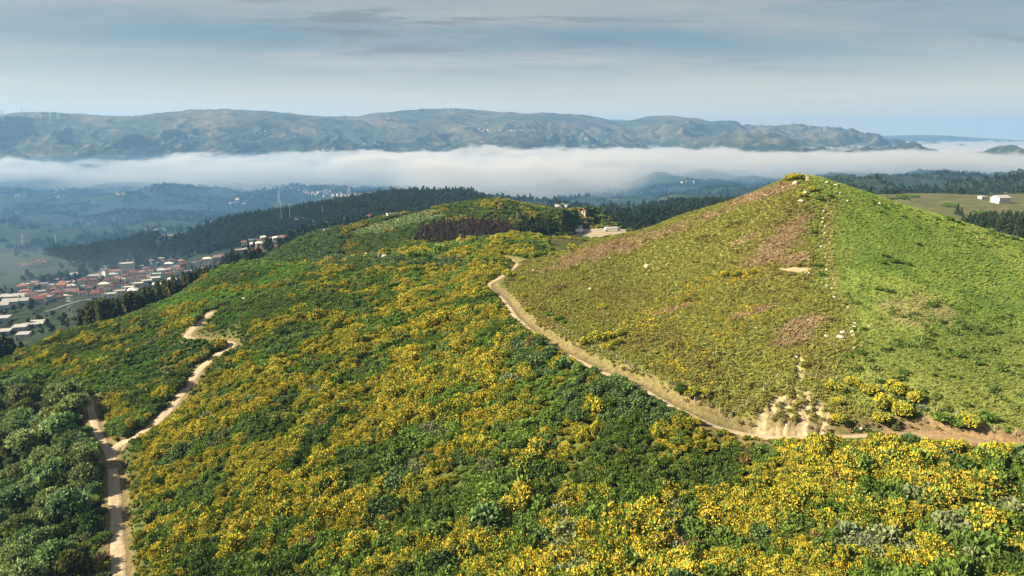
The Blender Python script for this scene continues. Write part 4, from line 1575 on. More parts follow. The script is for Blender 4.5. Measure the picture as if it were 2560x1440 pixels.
# broom bushes of their own on the hill and beside its tracks
HILLB = [(2420, 1068, 1.7, 'yellow broom bush above the brown track at the right'), (2170, 985, 1.6, 'large yellow broom thicket above the track, upper left clump'), (2210, 1020, 1.8, 'large yellow broom thicket above the track, middle clump'),
         (2240, 985, 1.7, 'large yellow broom thicket above the track, upper right clump'), (2250, 1040, 1.7, 'large yellow broom thicket above the track, lower right clump'), (2200, 1055, 1.4, 'yellow broom bush at the lower edge of the thicket above the track'), (2130, 965, 1.2, 'yellow broom bush left of the large thicket'), (2085, 975, 1.2, 'yellow broom bush on the crest above the sandy washout'),
         (2090, 1010, 1.0, 'small yellow broom bush beside the washout'), (2095, 1055, 1.1, 'yellow broom bush at the right foot of the washout'), (2280, 1005, 1.5, 'yellow broom bush at the right end of the large thicket'),
         (1726, 990, 1.0, 'yellow broom bush on the bank above the path'), (1762, 985, 0.8, 'slender yellow broom bush on the bank above the path'), (1683, 960, 0.7, 'small yellow broom bush by the fence above the path'),
         (1462, 860, 1.2, 'yellow broom bush at the left end of the thicket above the path'), (1490, 850, 1.3, 'yellow broom bush in the thicket above the path, second from its left end'), (1520, 845, 1.3, 'yellow broom bush in the middle of the thicket above the path'), (1550, 838, 1.2, 'yellow broom bush at the right end of the thicket above the path'),
         (1515, 875, 1.1, 'yellow broom bush at the lower edge of the thicket above the path'), (1540, 862, 1.0, 'small yellow broom bush at the lower right of the thicket above the path'), (1507, 772, 1.1, 'lone yellow broom bush on the brown heath'), (1308, 745, 1.1, 'yellow broom bush on the bank by the upper path'),
         (1320, 778, 1.0, 'yellow broom bush on the bank by the upper path, lower one'), (1270, 692, 1.5, 'yellow broom clump at the upper bend of the path'), (1305, 700, 0.9, 'small yellow broom bush beside the upper bend of the path'), (1330, 645, 1.5, 'round yellow broom bush where the path tops the rise'), (1310, 640, 1.4, 'yellow broom bush beside the round one where the path tops the rise'),
         (1430, 625, 1.6, 'round yellow broom bush on the shoulder of the hill'), (1378, 640, 1.3, 'greenish broom bush casting a long shadow on the shoulder'), (1990, 448, 1.7, 'yellow broom bush on the summit beside the pillar'), (1975, 452, 1.4, 'low yellow broom bush on the summit, left of the pillar'),
         (2028, 478, 1.1, 'bright yellow broom bush below the summit boulders'), (2005, 492, 1.1, 'bright yellow broom bush beside the white summit boulders'), (1880, 684, 1.0, 'yellow broom bush at the top of the flowering band on the hill'), (1810, 690, 1.2, 'large yellow broom bush in the flowering band on the hill'), (1840, 690, 1.0, 'yellow broom bush in the flowering band on the hill')]
for j, (px, py, sc, lb) in enumerate(HILLB):
    p = at(px, py)
    green_ = 'greenish' in lb
    fm, bm = shrubs['mixed' if green_ else 'yellow'][j % 4]
    o = link('broom_bush', fm, None, None, (p[0], p[1], p[2] - 0.15), (0, 0, random.uniform(0, 6.28)), (sc, sc, sc * random.uniform(0.8, 1.0)))
    o['tint'] = [1.1, 1.1, 1.1]
    tag(o, lb, 'broom bush')
    b = link('blossom', bm, None, o)
    b['tint'] = [1.08, 1.12, 1.0]
HILLG = [(2465, 1050, 1.3, 'dark green bush beside the brown track'), (2350, 1050, 1.5, 'wide green bush above the brown track'), (2300, 1020, 1.0, 'grey green bush right of the large broom thicket'), (2400, 1062, 1.2, 'green bush between the broom bushes above the brown track'),
         (2070, 492, 1.2, 'dark bush on the crest right of the summit boulders'), (2033, 582, 1.1, 'dark bush on the crest beside the white stones'), (2050, 500, 1.2, 'brown dark bush below the summit'), (2330, 765, 1.2, 'dark green shrub on the green flank below the dry patch'), (2160, 825, 0.9, 'green shrub behind the rock outcrop'),
         (2150, 885, 1.0, 'dark green shrub below the rock outcrop'), (2120, 892, 0.9, 'green shrub below the rock outcrop, left one'), (2390, 890, 1.1, 'green shrub on the lower right flank'), (2440, 910, 1.0, 'green shrub on the lower right flank, right one'), (2260, 935, 1.0, 'dark shrub in the grass above the thicket'),
         (2045, 665, 1.0, 'dark shrub on the crest above the small scar'), (2052, 690, 1.0, 'dark shrub on the crest beside the small scar'), (2210, 640, 1.0, 'dark shrub in the cluster on the green flank, upper'), (2235, 655, 1.2, 'dark shrub in the cluster on the green flank, middle'), (2205, 658, 1.1, 'dark shrub in the cluster on the green flank, left'), (2265, 660, 1.0, 'dark shrub in the cluster on the green flank, right'),
         (2195, 725, 0.9, 'dark shrub low on the green flank, left'), (2220, 730, 1.0, 'dark shrub low on the green flank, middle'), (2290, 610, 0.9, 'dark shrub high on the green flank'), (2370, 550, 1.4, 'green bush on the right skyline of the hill'), (2390, 556, 1.3, 'second green bush on the right skyline of the hill'), (2475, 580, 1.4, 'green bush lower on the right skyline of the hill'), (2500, 590, 1.2, 'pale green bush lower on the right skyline of the hill'), (2530, 598, 1.4, 'bush at the right end of the skyline of the hill'),
         (1395, 800, 1.3, 'green bush on the bank above the path'), (1370, 790, 1.2, 'pale green bush on the bank above the path'), (1412, 808, 1.0, 'green bush with few flowers above the path')]
for j, (px, py, sc, lb) in enumerate(HILLG):
    p = at(px, py)
    fm, bm = shrubs['grey' if 'grey' in lb else 'green'][j % 2]
    o = link('green_shrub', fm, None, None, (p[0], p[1], p[2] - 0.15), (0, 0, random.uniform(0, 6.28)), (sc, sc, sc * random.uniform(0.6, 0.8)))
    o['tint'] = [0.85, 0.9, 0.9] if 'dark' in lb else [1.1, 1.1, 1.1]
    tag(o, lb, 'shrub')

# shrubs on the skyline of the right flank, and dotted over it
EX = []
for k in range(75):
    px = 2180 + 390 * rng.uniform()
    py = np.interp(px, [2180, 2300, 2430, 2560], [492, 526, 566, 608]) + abs(rng.normal(0, 22)) + 3
    p = at(px, py)
    if p is not None and p[1] < 330:
        EX.append((p, rng.uniform(0.35, 0.8), px, py))
for p, sc, px, py in EX:
    fm, bm = shrubs['green'][int(rng.integers(0, 4))]
    o = link('green_shrub', fm, None, None, (p[0], p[1], p[2] - 0.1), (0, 0, random.uniform(0, 6.28)), (sc, sc, sc * 0.75))
    o['tint'] = [0.85, 1.0, 0.95]
    seg = 'the upper part' if px < 2310 else ('the middle' if px < 2430 else 'the lower end')
    fr = 'on' if py < np.interp(px, [2180, 2300, 2430, 2560], [492, 526, 566, 608]) + 16 else 'just below'
    tag(o, 'small green shrub %s the right skyline of the hill, towards %s' % (fr, seg), 'shrub', 'small shrubs %s the right skyline, %s' % (fr, seg))

# ---- gum trees rising behind the crest on the left
gl = [(int(x), float(y)) for x, y in zip(np.linspace(206, 560, 80), np.interp(np.linspace(206, 560, 80), [206, 300, 400, 480, 560], [812, 782, 738, 706, 680]))]
random.shuffle(gl)
gl = sorted(gl)
for j, (px, py) in enumerate(gl):
    kx, kz = ray(px + random.uniform(-8, 8), py)
    Y = np.interp(px, [206, 380, 560], [352, 380, 398]) + random.uniform(0, 22)
    x, y = kx * Y, Y
    tops = np.interp(px, [206, 276, 332, 365, 415, 465, 512, 560], [775, 744, 734, 724, 700, 680, 666, 656])
    hgt = (ray(px, tops)[1] * y - float(H(x, y))) / (13.0 + 1.6 * (j % 5)) * random.uniform(0.78, 1.08)
    plant_tree('gum_tree', GUMS[j % 5], (x, y, float(H(x, y))), ('tall dark gum tree in the row above the town, %s' % ('lower end' if px < 290 else ('middle' if px < 380 else 'upper part'))) if px < 470 else 'low gum tree at the upper end of the row above the town',
               ('tall gum trees in the row above the town, %s' % ('lower end' if px < 290 else ('middle' if px < 380 else 'upper part'))) if px < 470 else 'low gum trees at the upper end of the row', hgt, tint_of(0.8, 1.25), 1.0, 0.5)
for j in range(26):
    px = random.uniform(-60, 75)
    py = np.interp(px, [-60, 0, 100, 200], [960, 912, 862, 822])
    kx, kz = ray(px, py)
    Y = np.interp(px, [-60, 0, 75], [305, 312, 328]) + random.uniform(0, 16)
    x, y = kx * Y, Y
    plant_tree('pine_tree', PINES[j % 4], (x, y, float(H(x, y))), 'dark pine below the crest at the left edge', 'dark pines at the left edge of the slope', (ray(px, np.interp(px, [-60, 0, 75], [835, 838, 858]))[1] * y - float(H(x, y))) / 9.0 * random.uniform(0.8, 1.05), tint_of(0.8, 1.2), 1.0, 0.4)


# ---- stands of conifers
def stand(name, poly, Y0, Y1, s, protos, lb, grp, smin, smax, cap=300, tl=(0.8, 1.2)):
    xs = [unproj(px, py, 0.5 * (Y0 + Y1))[0] for px, py in poly]
    gx_, gy_ = jitter_grid(min(xs) * 1.2 - 30, max(xs) * 1.2 + 30, Y0, Y1, s)
    gz_ = H(gx_, gy_)
    a, b, dd = to_px(gx_, gy_, gz_)
    k = inpoly(a, b, poly) & (a > -60) & (a < 2620)
    ids = np.nonzero(k)[0]
    ids = ids[np.argsort(dd[ids])]
    rest_ids = np.array([], int)
    if len(ids) > cap:
        ids, rest_ids = ids[:cap], ids[cap:]
        m_ = len(rest_ids)
        sc_ = rng.uniform(smin, smax, m_)
        scatter(name + '_wood', np.stack([gx_, gy_, gz_ - 0.3], 1)[rest_ids], np.stack([np.zeros(m_), np.zeros(m_), rng.uniform(0, 6.28, m_)], 1), np.stack([sc_] * 3, 1), rng.integers(0, 4, m_),
                rng.uniform(*tl, (m_, 1)) * np.ones((1, 3)), proto_collection(name + '_protos', [joined('p_pine', q) for q in protos]), grp.replace('pines', 'mass of pines') + ', rear rows', 'woodland')
    for j, i in enumerate(ids):
        row_ = ['front rows', 'middle rows', 'rear rows'][min(3 * j // max(len(ids), 1), 2)]
        rk = np.searchsorted(np.sort(a[ids]), a[i]) / max(len(ids), 1)
        end_ = 'left third' if rk < 0.34 else ('middle' if rk < 0.67 else 'right third')
        plant_tree(name, protos[j % len(protos)], (gx_[i], gy_[i], gz_[i]), '%s, %s, %s' % (lb, end_, row_), '%s, %s, %s' % (grp, end_, row_), random.uniform(smin, smax), tint_of(*tl), 1.0, 0.3)
    return len(ids)


print('stands',
      stand('scorched_pine', [(1035, 606), (1050, 580), (1100, 563), (1180, 556), (1262, 562), (1285, 578), (1280, 592), (1200, 602), (1100, 612)], 480, 640, 2.9, BURNT, 'slim brown scorched pine in the dark stand on the knoll', 'scorched pines on the knoll', 0.55, 0.95, 200),
      stand('pine_tree', [(1292, 588), (1300, 570), (1340, 562), (1395, 566), (1398, 588), (1340, 595)], 520, 640, 3.2, PINES, 'dark green pine in the small stand beside the scorched pines', 'dark pines beside the scorched stand', 0.7, 1.05, 60),
      stand('pine_tree', [(2380, 566), (2450, 556), (2560, 552), (2640, 552), (2640, 640), (2520, 620), (2420, 585)], 400, 680, 4.6, PINES, 'dark pine in the plantation behind the right flank of the hill', 'pines of the plantation behind the hill', 0.85, 1.3, 130),
      stand('pine_tree', [(2488, 480), (2500, 474), (2640, 470), (2640, 482), (2520, 484)], 900, 1150, 7.0, PINES, 'pine of the small wood on the right skyline', 'pines of the wood on the right skyline', 0.9, 1.3, 60))
for (px, py, sc, lb) in [(2392, 538, 1.4, 'tall loose pine standing apart before the plantation'), (2402, 541, 1.1, 'shorter pine close beside the tall loose one')]:
    p = at(px, py, 400)
    plant_tree('pine_tree', PINES[1], p, lb, None, sc, (1.3, 1.2, 1.0))

# ---- woodland masses and scrub farther off
def far_proto(seed, Hh, R, cols, n=90, size=1.3, conic=False):
    r = np.random.default_rng(seed)
    p = Plant()
    for k in range(3):
        c = (r.normal(0, R * 0.3), r.normal(0, R * 0.3), Hh * (0.35 + 0.22 * k))
        rd = np.array((R * (0.8 - 0.18 * k), R * (0.8 - 0.18 * k), Hh * 0.24))
        p.hull(c, rd * 0.8, np.array(cols[0]) * 0.6, r)
        p.leaves(c, rd, n // 3, size, leaf_col(*cols), r, up=0.1, lo=-0.4, stretch=1.2)
    return p.mesh('far_tree', LEAF)


C_FAR = proto_collection('far_tree_protos', [far_proto(300, 11, 4.2, ((0.014, 0.026, 0.013), (0.040, 0.060, 0.027))), far_proto(301, 13, 3.4, ((0.012, 0.022, 0.012), (0.034, 0.050, 0.024))),
                                             far_proto(302, 8, 4.4, ((0.018, 0.032, 0.014), (0.046, 0.064, 0.026))), far_proto(303, 6, 4.0, ((0.024, 0.040, 0.016), (0.055, 0.074, 0.030)))])


def mass(name, x, y, sc, idx, label, tl=0.2, cat='woodland'):
    z = H(x, y)
    n = len(x)
    t = rng.uniform(1 - tl, 1 + tl, (n, 1)) * rng.uniform(0.93, 1.07, (n, 3))
    s = np.stack([sc, sc, sc * rng.uniform(0.8, 1.2, n)], 1)
    rt = np.stack([np.zeros(n), np.zeros(n), rng.uniform(0, 6.28, n)], 1)
    return scatter(name, np.stack([x, y, z - 0.3], 1), rt, s, idx, t, C_FAR, label, cat)


mx_, my_ = jitter_grid(-1150, 500, 900, 2300, 9.0)
mpx, mpy, _ = to_px(mx_, my_, H(mx_, my_))
mk = np.zeros(mx_.shape, bool)
for wp in WOOD_POLYS[:1]:
    mk |= inpoly(mpx, mpy, wp)
mk &= (mpx > -80)
mk &= ~inpoly(mpx, mpy, [(350, 630), (420, 575), (560, 560), (420, 610)])
mx_, my_ = mx_[mk], my_[mk]
mass('ridge_woodland', mx_, my_, rng.uniform(0.7, 1.35, len(mx_)), rng.integers(0, 2, len(mx_)), 'dark unbroken woodland on the ridge behind the town')
mx_, my_ = jitter_grid(50, 1000, 760, 1700, 10.0)
mpx, mpy, _ = to_px(mx_, my_, H(mx_, my_))
mk = inpoly(mpx, mpy, [(1470, 600), (1540, 535), (1760, 500), (2010, 470), (1980, 560), (1700, 610)]) & (fbm(mx_ / 120, my_ / 120, 701, 3) > -0.18)
mx_, my_ = mx_[mk], my_[mk]
mass('valley_woodland', mx_, my_, rng.uniform(0.6, 1.2, len(mx_)), rng.integers(0, 3, len(mx_)), 'blue green woodland in the valley behind the hill')
# hedges and copses of the valley floor
mx_, my_ = jitter_grid(-2700, 2700, 560, 3500, 13.0)
mr = np.hypot(mx_, my_)
mpx, mpy, _ = to_px(mx_, my_, H(mx_, my_))
cop = fbm(mx_ / 190, my_ / 190, 711, 4) + 0.5 * fbm(mx_ / 40, my_ / 40, 713, 2)
mk = (mpx > -150) & (mpx < 2700) & (cop > np.where((mr < 1150) & (mpx < 800), -0.06, 0.0)) & (mr > 620) & ~inpoly(mpx, mpy, WOOD_POLYS[0]) & ~((mpx > 780) & (mr < 800))
mk &= ~((mpx > 2150) & (mr < 1250) & (cop < 0.22))
mx_, my_ = mx_[mk], my_[mk]
mass('valley_copses', mx_, my_, rng.uniform(0.5, 1.3, len(mx_)) * np.where((np.hypot(mx_, my_) < 1050) & (mpx[mk] < 560), 0.55, 1.0), rng.integers(0, 4, len(mx_)), 'hedges and copses dotting the valley floor', 0.3)
# scrub on the knoll and the country beside the hill
kx_, ky_ = jitter_grid(-330, 520, 425, 1100, 3.0)
kz_ = H(kx_, ky_)
kpx, kpy, _ = to_px(kx_, ky_, kz_)
kn = fbm(kx_ / 30, ky_ / 30, 721, 4)
kk_ = (((kpx > 640) & (kpx < 1600) & (ky_ < 800)) | ((kpx > 2150) & (kpx < 2700) & (kn > 0.12))) & (kpy < 690) & (np.hypot(kx_, ky_) > 440)
openz = inpoly(kpx, kpy, [(850, 590), (930, 560), (1040, 530), (1080, 520), (1120, 540), (1040, 560), (950, 585)])

kk_ &= ~inpoly(kpx, kpy, [(1430, 596), (1440, 572), (1570, 572), (1570, 600)])
kx_, ky_, kz_, kpx, kpy = [a[kk_] for a in (kx_, ky_, kz_, kpx, kpy)]
kn = kn[kk_]
kyel = fbm(kx_ / 16, ky_ / 16, 725, 3)
kk2 = np.where((kyel > 0.1) & (kpx < 1500), 0, np.where(kyel > 0.02, 1, 2))
kk2[(kpx < 850)] = np.where(rng.uniform(0, 1, (kpx < 850).sum()) < 0.5, 2, 3)
kk2[(kpx > 2150)] = 2
kk2[openz[kk_] & (kyel < 0.2)] = 2
ks = rng.uniform(0.8, 1.7, len(kx_)) * np.where(kpx < 850, 1.5, 1.0) * np.where(openz[kk_] & (kn < 0.15), 0.35, 1.0)
kt = rng.uniform(0.6, 1.1, (len(kx_), 1)) * np.ones((1, 3))
scatter('knoll_scrub', np.stack([kx_, ky_, kz_ - 0.2], 1), np.stack([0 * kx_, 0 * kx_, rng.uniform(0, 6.28, len(kx_))], 1), np.stack([ks, ks, ks * 0.9], 1), start[kk2] + (rng.uniform(0, 1, len(kx_)) * cnt[kk2]).astype(int), kt, C_SHRUB,
        'scrub and flowering broom on the knoll behind the slope', 'scrub')


# ------------------------------------------------------------------ small solid builders
class Solid:
    def __init__(self):
        self.v, self.f = [], []

    def box(self, x0, x1, y0, y1, z0, z1):
        n = len(self.v)
        self.v += [(x, y, z) for z in (z0, z1) for y in (y0, y1) for x in (x0, x1)]
        self.f += [tuple(n + i for i in q) for q in ((0, 2, 3, 1), (4, 5, 7, 6), (0, 1, 5, 4), (2, 6, 7, 3), (0, 4, 6, 2), (1, 3, 7, 5))]
        return self

    def poly(self, verts, faces):
        n = len(self.v)
        self.v += [tuple(map(float, q)) for q in verts]
        self.f += [tuple(n + i for i in q) for q in faces]
        return self

    def cyl(self, p, q, r0, r1, k=6):
        p, q = Vector(p), Vector(q)
        ax = (q - p).normalized()
        u = ax.orthogonal().normalized()
        w = ax.cross(u)
        n = len(self.v)
        for c, rd in ((p, r0), (q, r1)):
            for j in range(k):
                a = 2 * math.pi * j / k
                self.v.append(tuple(c + (u * math.cos(a) + w * math.sin(a)) * rd))
        for j in range(k):
            self.f.append((n + j, n + (j + 1) % k, n + k + (j + 1) % k, n + k + j))
        self.f += [tuple(n + k - 1 - j for j in range(k)), tuple(n + k + j for j in range(k))]
        return self

    def mesh(self, name, mt):
        me = bpy.data.meshes.new(name)
        me.from_pydata(self.v, [], self.f)
        me.update()
        me.materials.append(mt)
        return me


WHITE = mat('white_render', (0.54, 0.51, 0.465), var=0.10, scale=0.4, rnd=0.10)
CREAM = mat('cream_render', (0.58, 0.49, 0.37), var=0.10, scale=0.4, rnd=0.10)
BRICK = mat('orange_brick', (0.40, 0.21, 0.13), var=0.12, scale=0.5)
BLUEG = mat('grey_sheet', (0.36, 0.38, 0.40), var=0.10, scale=0.3)
TILE = mat('red_tiles', (0.125, 0.046, 0.046), var=0.18, scale=0.6, rnd=0.15)
TILEO = mat('orange_tiles', (0.22, 0.105, 0.070), var=0.18, scale=0.6, rnd=0.12)
SLATE = mat('dark_roof', (0.16, 0.10, 0.11), var=0.15, scale=0.5)
SHEET = mat('pale_roof_sheet', (0.27, 0.275, 0.28), var=0.08, scale=0.2)
GLASS = mat('window_glass', (0.03, 0.04, 0.05), rough=0.25, spec=0.5, var=0.0)
CONC = mat('concrete', (0.40, 0.37, 0.32), var=0.15, scale=1.0)
STEEL = mat('galvanised_steel', (0.38, 0.40, 0.41), rough=0.5, spec=0.4, var=0.05)
WOODP = mat('weathered_wood', (0.33, 0.29, 0.24), var=0.25, scale=2.5)
PAINT = mat('turbine_white', (0.55, 0.56, 0.57), rough=0.5, var=0.03)
ASPH = mat('asphalt', (0.10, 0.105, 0.11), var=0.12, scale=0.1)
GRAVEL = mat('yard_gravel', (0.26, 0.22, 0.17), var=0.15, scale=0.15)
TRUCKP = mat('truck_white', (0.78, 0.78, 0.76), rough=0.4, var=0.02)
RUBBER = mat('tyre_rubber', (0.02, 0.02, 0.02), var=0.0)
CABP = mat('truck_cab_grey', (0.30, 0.32, 0.35), rough=0.4, var=0.02)
ROCK = mat('granite', (0.33, 0.30, 0.26), var=0.28, scale=0.9, bump=0.5, bscale=1.6)
WROCK = mat('white_stone', (0.36, 0.33, 0.285), var=0.18, scale=1.1, bump=0.4, bscale=2.2)

_house_cache = {}


def house_meshes(key, w, d, h, roof, wall_m, roof_m, storeys, rows=True):
    k = (key, w, d, h, roof)
    if k in _house_cache:
        return _house_cache[k]
    parts = []
    s = Solid()
    s.box(-w / 2, w / 2, -d / 2, d / 2, -3.0, h)
    rise = 0.22 * min(w, d)
    if roof == 'gable':
        s.poly([(-w / 2, -d / 2, h), (w / 2, -d / 2, h), (w / 2, d / 2, h), (-w / 2, d / 2, h), (-w / 2, 0, h + rise), (w / 2, 0, h + rise)], [(0, 4, 3), (1, 2, 5)])
    parts.append(('wall', s.mesh('house_wall', wall_m), None))
    o = 0.5
    s = Solid()
    a, b = w / 2 + o, d / 2 + o
    if roof == 'gable':
        t = 0.25
        e = rise * o / (d / 2)
        V = [(-a, -b, h - e), (a, -b, h - e), (a, 0, h + rise), (-a, 0, h + rise), (a, b, h - e), (-a, b, h - e)]
        V += [(x, y, z + t) for x, y, z in V]
        s.poly(V, [(0, 3, 2, 1), (3, 5, 4, 2), (6, 7, 8, 9), (9, 8, 10, 11), (0, 1, 7, 6), (5, 11, 10, 4), (0, 6, 9, 3), (3, 9, 11, 5), (1, 2, 8, 7), (2, 4, 10, 8)])
    elif roof == 'hip':
        rl = max(w - d, 0.6) / 2
        V = [(-a, -b, h), (a, -b, h), (a, b, h), (-a, b, h), (-a, -b, h + 0.25), (a, -b, h + 0.25), (a, b, h + 0.25), (-a, b, h + 0.25), (-rl, 0, h + 0.25 + rise), (rl, 0, h + 0.25 + rise)]
        s.poly(V, [(0, 3, 2, 1), (0, 1, 5, 4), (1, 2, 6, 5), (2, 3, 7, 6), (3, 0, 4, 7), (4, 5, 9, 8), (6, 7, 8, 9), (5, 6, 9), (7, 4, 8)])
    elif roof == 'shed':
        s.poly([(-a, -b, h), (a, -b, h), (a, b, h), (-a, b, h), (-a, -b, h + 0.3), (a, -b, h + 0.3), (a, b, h + 1.2), (-a, b, h + 1.2)], [(0, 3, 2, 1), (0, 1, 5, 4), (1, 2, 6, 5), (2, 3, 7, 6), (3, 0, 4, 7), (4, 5, 6, 7)])
    else:
        s.box(-w / 2 - 0.15, w / 2 + 0.15, -d / 2 - 0.15, -d / 2 + 0.2, h, h + 0.9)
        s.box(-w / 2 - 0.15, w / 2 + 0.15, d / 2 - 0.2, d / 2 + 0.15, h, h + 0.9)
        s.box(-w / 2 - 0.15, -w / 2 + 0.2, -d / 2 + 0.21, d / 2 - 0.21, h, h + 0.9)
        s.box(w / 2 - 0.2, w / 2 + 0.15, -d / 2 + 0.21, d / 2 - 0.21, h, h + 0.9)
        s.box(-w / 2 + 0.21, w / 2 - 0.21, -d / 2 + 0.21, d / 2 - 0.21, h, h + 0.15)
    rm = s.mesh('house_roof', roof_m)
    parts.append(('roof', rm, None))
    if roof in ('gable', 'hip') and rows:
        parts.append(('chimney', Solid().box(w * 0.18, w * 0.18 + 0.7, -0.3, 0.4, h + rise * 0.5, h + rise + 1.0).mesh('chimney', CONC), 'roof'))
    if rows:
        wm = Solid().box(-0.55, 0.55, -0.06, 0.05, 0, 1.3).mesh('window', GLASS)
        for fl in range(storeys):
            z = 0.9 + fl * (h / storeys)
            nx = max(2, int(w / 3.0))
            for i in range(nx):
                x = -w / 2 + (i + 0.5) * w / nx
                parts.append(('window', wm, (x, -d / 2 - 0.02, z, 0)))
            ny = max(1, int(d / 4.5))
            for i in range(ny):
                y = -d / 2 + (i + 0.5) * d / ny
                parts.append(('window', wm, (-w / 2 - 0.02, y, z, math.pi / 2)))
    else:
        parts.append(('door', Solid().box(-1.6, 1.6, -d / 2 - 0.08, -d / 2 + 0.05, 0, min(3.4, h * 0.7)).mesh('door', BLUEG), None))
    _house_cache[k] = parts
    return parts


def house(px, py, wpx, hpx, roof, wall_m, roof_m, rot, label, group=None, storeys=2, rows=True, depth=0.75, name='house', cat='house', y0=430.0, p=None, dims=None):
    if p is None:
        p = at(px, py, y0)
    dist = p[1] * CP - p[2] * SP
    w = round(wpx * dist / FPX * 2) / 2
    h = round(hpx * 1.45 * dist / FPX * 2) / 2
    if dims:
        w, h = dims
    d = round(max(w * depth, 6) * 2) / 2 if w < 40 else 16
    parts = house_meshes((wall_m.name, roof_m.name, storeys, rows), max(w, 5), d, max(h, 2.8), roof, wall_m, roof_m, storeys, rows)
    e = bpy.data.objects.new(name, None)
    COL.objects.link(e)
    gz = min(float(H(p[0], p[1])), float(H(p[0] - w / 3, p[1])), float(H(p[0] + w / 3, p[1]))) if w < 30 else float(H(p[0], p[1]))
    e.location = (p[0], p[1], gz)
    e.rotation_euler = (0, 0, math.radians(rot))
    tag(e, label, cat, group)
    roof_o = None
    for nm, me, extra in parts:
        if extra == 'roof':
            link(nm, me, None, roof_o)
            continue
        c = link(nm, me, None, e)
        if nm == 'roof':
            roof_o = c
        if extra:
            c.location = extra[:3]
            c.rotation_euler = (0, 0, extra[3])
    return e


# ------------------------------------------------------------------ the town on the left
T = []


def hs(px, py, w, h, roof, wm, rm, rot, lb, **k):
    T.append(house(px, py, w, h, roof, wm, rm, rot, lb, **k))


hs(146, 741, 26, 8, 'hip', CREAM, TILE, 24, 'large cream house with a broad red hipped roof at the town edge')
hs(180, 734, 30, 6, 'gable', WHITE, SLATE, 24, 'long shaded row house with a dark roof right of the large cream house')
hs(150, 748, 14, 5, 'hip', WHITE, TILE, 20, 'small white house in front of the large cream house')
hs(166, 745, 9, 5, 'hip', WHITE, CONC, 20, 'tiny white house right of the small white one at the town edge')
hs(190, 738, 12, 6, 'hip', WHITE, TILE, 15, 'white cottage with bright red roof, left of two neighbours at the town edge')
hs(208, 740, 17, 7, 'gable', WHITE, TILE, 22, 'white cottage with bright red roof, right of two neighbours at the town edge')
hs(243, 746, 25, 10, 'hip', WHITE, TILE, 20, 'white red-roofed house standing alone left of the terrace')
hs(255, 733, 9, 10, 'gable', CREAM, TILE, 20, 'narrow cream house behind the lone white red-roofed house')
hs(211, 718, 25, 13, 'hip', WHITE, TILE, 25, 'three storey white block with red roof in the town', storeys=3)
hs(238, 715, 14, 12, 'hip', CREAM, TILE, 25, 'tall cream house right of the three storey white block', storeys=3)
hs(212, 725, 12, 7, 'flat', WHITE, WHITE, 25, 'flat white house in front of the three storey block')
hs(226, 730, 10, 8, 'gable', CREAM, TILE, 25, 'cream gabled house in front of the tall cream house')
hs(271, 715, 14, 12, 'hip', CREAM, TILE, 20, 'cream house with red roof below the white gable end')
hs(289, 704, 16, 8, 'hip', WHITE, TILE, 20, 'white house with red roof above the terrace')
hs(317, 695, 17, 6, 'hip', WHITE, TILE, 20, 'low white red-roofed house below the grey apartment block')
hs(307, 706, 13, 6, 'flat', WHITE, WHITE, 18, 'flat white house between the red roofs above the terrace')
hs(308, 722, 26, 7, 'hip', CREAM, TILE, 22, 'wide house with a broad red roof just behind the terrace')
hs(330, 713, 16, 12, 'hip', WHITE, TILE, 22, 'tall white house with red roof behind the middle of the terrace')
hs(343, 686, 24, 5, 'gable', BRICK, TILE, 12, 'long low red building above the terrace')
hs(266, 697, 12, 14, 'gable', WHITE, SLATE, 70, 'white gable end of the apartment row above the town', storeys=4)
hs(288, 691, 34, 9, 'gable', WHITE, TILE, 24, 'long shaded apartment row with a red roof running up from the white gable', storeys=3)
hs(318, 678, 32, 14, 'flat', CREAM, BLUEG, 22, 'grey flat-roofed apartment block at the top of the row', storeys=4)
for i, (px, py) in enumerate([(277, 747), (300, 739), (322, 730), (345, 721), (367, 714), (388, 707)]):
    hs(px, py, 25, 9.5, 'flat', WHITE, WHITE, 24, 'white flat-roofed terrace house, %s from the lower end of the stepped row' % ordinal(i), group='stepped white terrace')
for i, (px, py, w, h, rf, wm, rm) in enumerate([(385, 668, 22, 7, 'flat', WHITE, BLUEG), (405, 676, 20, 7, 'flat', WHITE, SLATE), (408, 662, 12, 7, 'hip', CREAM, TILE), (424, 660, 12, 7, 'hip', WHITE, TILE), (436, 657, 11, 5, 'hip', CREAM, TILE),
                                                 (446, 672, 16, 7, 'hip', CREAM, TILE), (461, 671, 14, 9, 'hip', BRICK, TILE), (486, 664, 18, 6, 'flat', WHITE, SHEET), (500, 660, 14, 6, 'hip', WHITE, TILE)]):
    hs(px, py, w, h, rf, wm, rm, 18, '%s house from the left in the cluster above the gum row' % ordinal(i), group='cluster above the gum row')
hs(553, 652, 34, 10, 'hip', BLUEG, SLATE, 18, 'blue grey block with purple roof above the crest of the slope', storeys=3)
hs(546, 662, 9, 4, 'hip', WHITE, TILE, 10, 'tiny white house on the crest before the blue grey block')
hs(598, 642, 17, 13, 'flat', CREAM, CREAM, 20, 'square cream tower block behind the crest', storeys=4)
hs(616, 642, 18, 9, 'hip', BLUEG, SLATE, 20, 'shaded block right of the square cream tower', storeys=3)
hs(596, 649, 24, 5, 'hip', CREAM, TILEO, 15, 'low house with orange roof before the square cream tower')
hs(641, 644, 18, 15, 'hip', WHITE, TILE, 20, 'tall white house with red roof above the shady knoll', storeys=4)
hs(632, 650, 17, 5, 'hip', WHITE, TILEO, 20, 'low orange-roofed house before the tall white one')
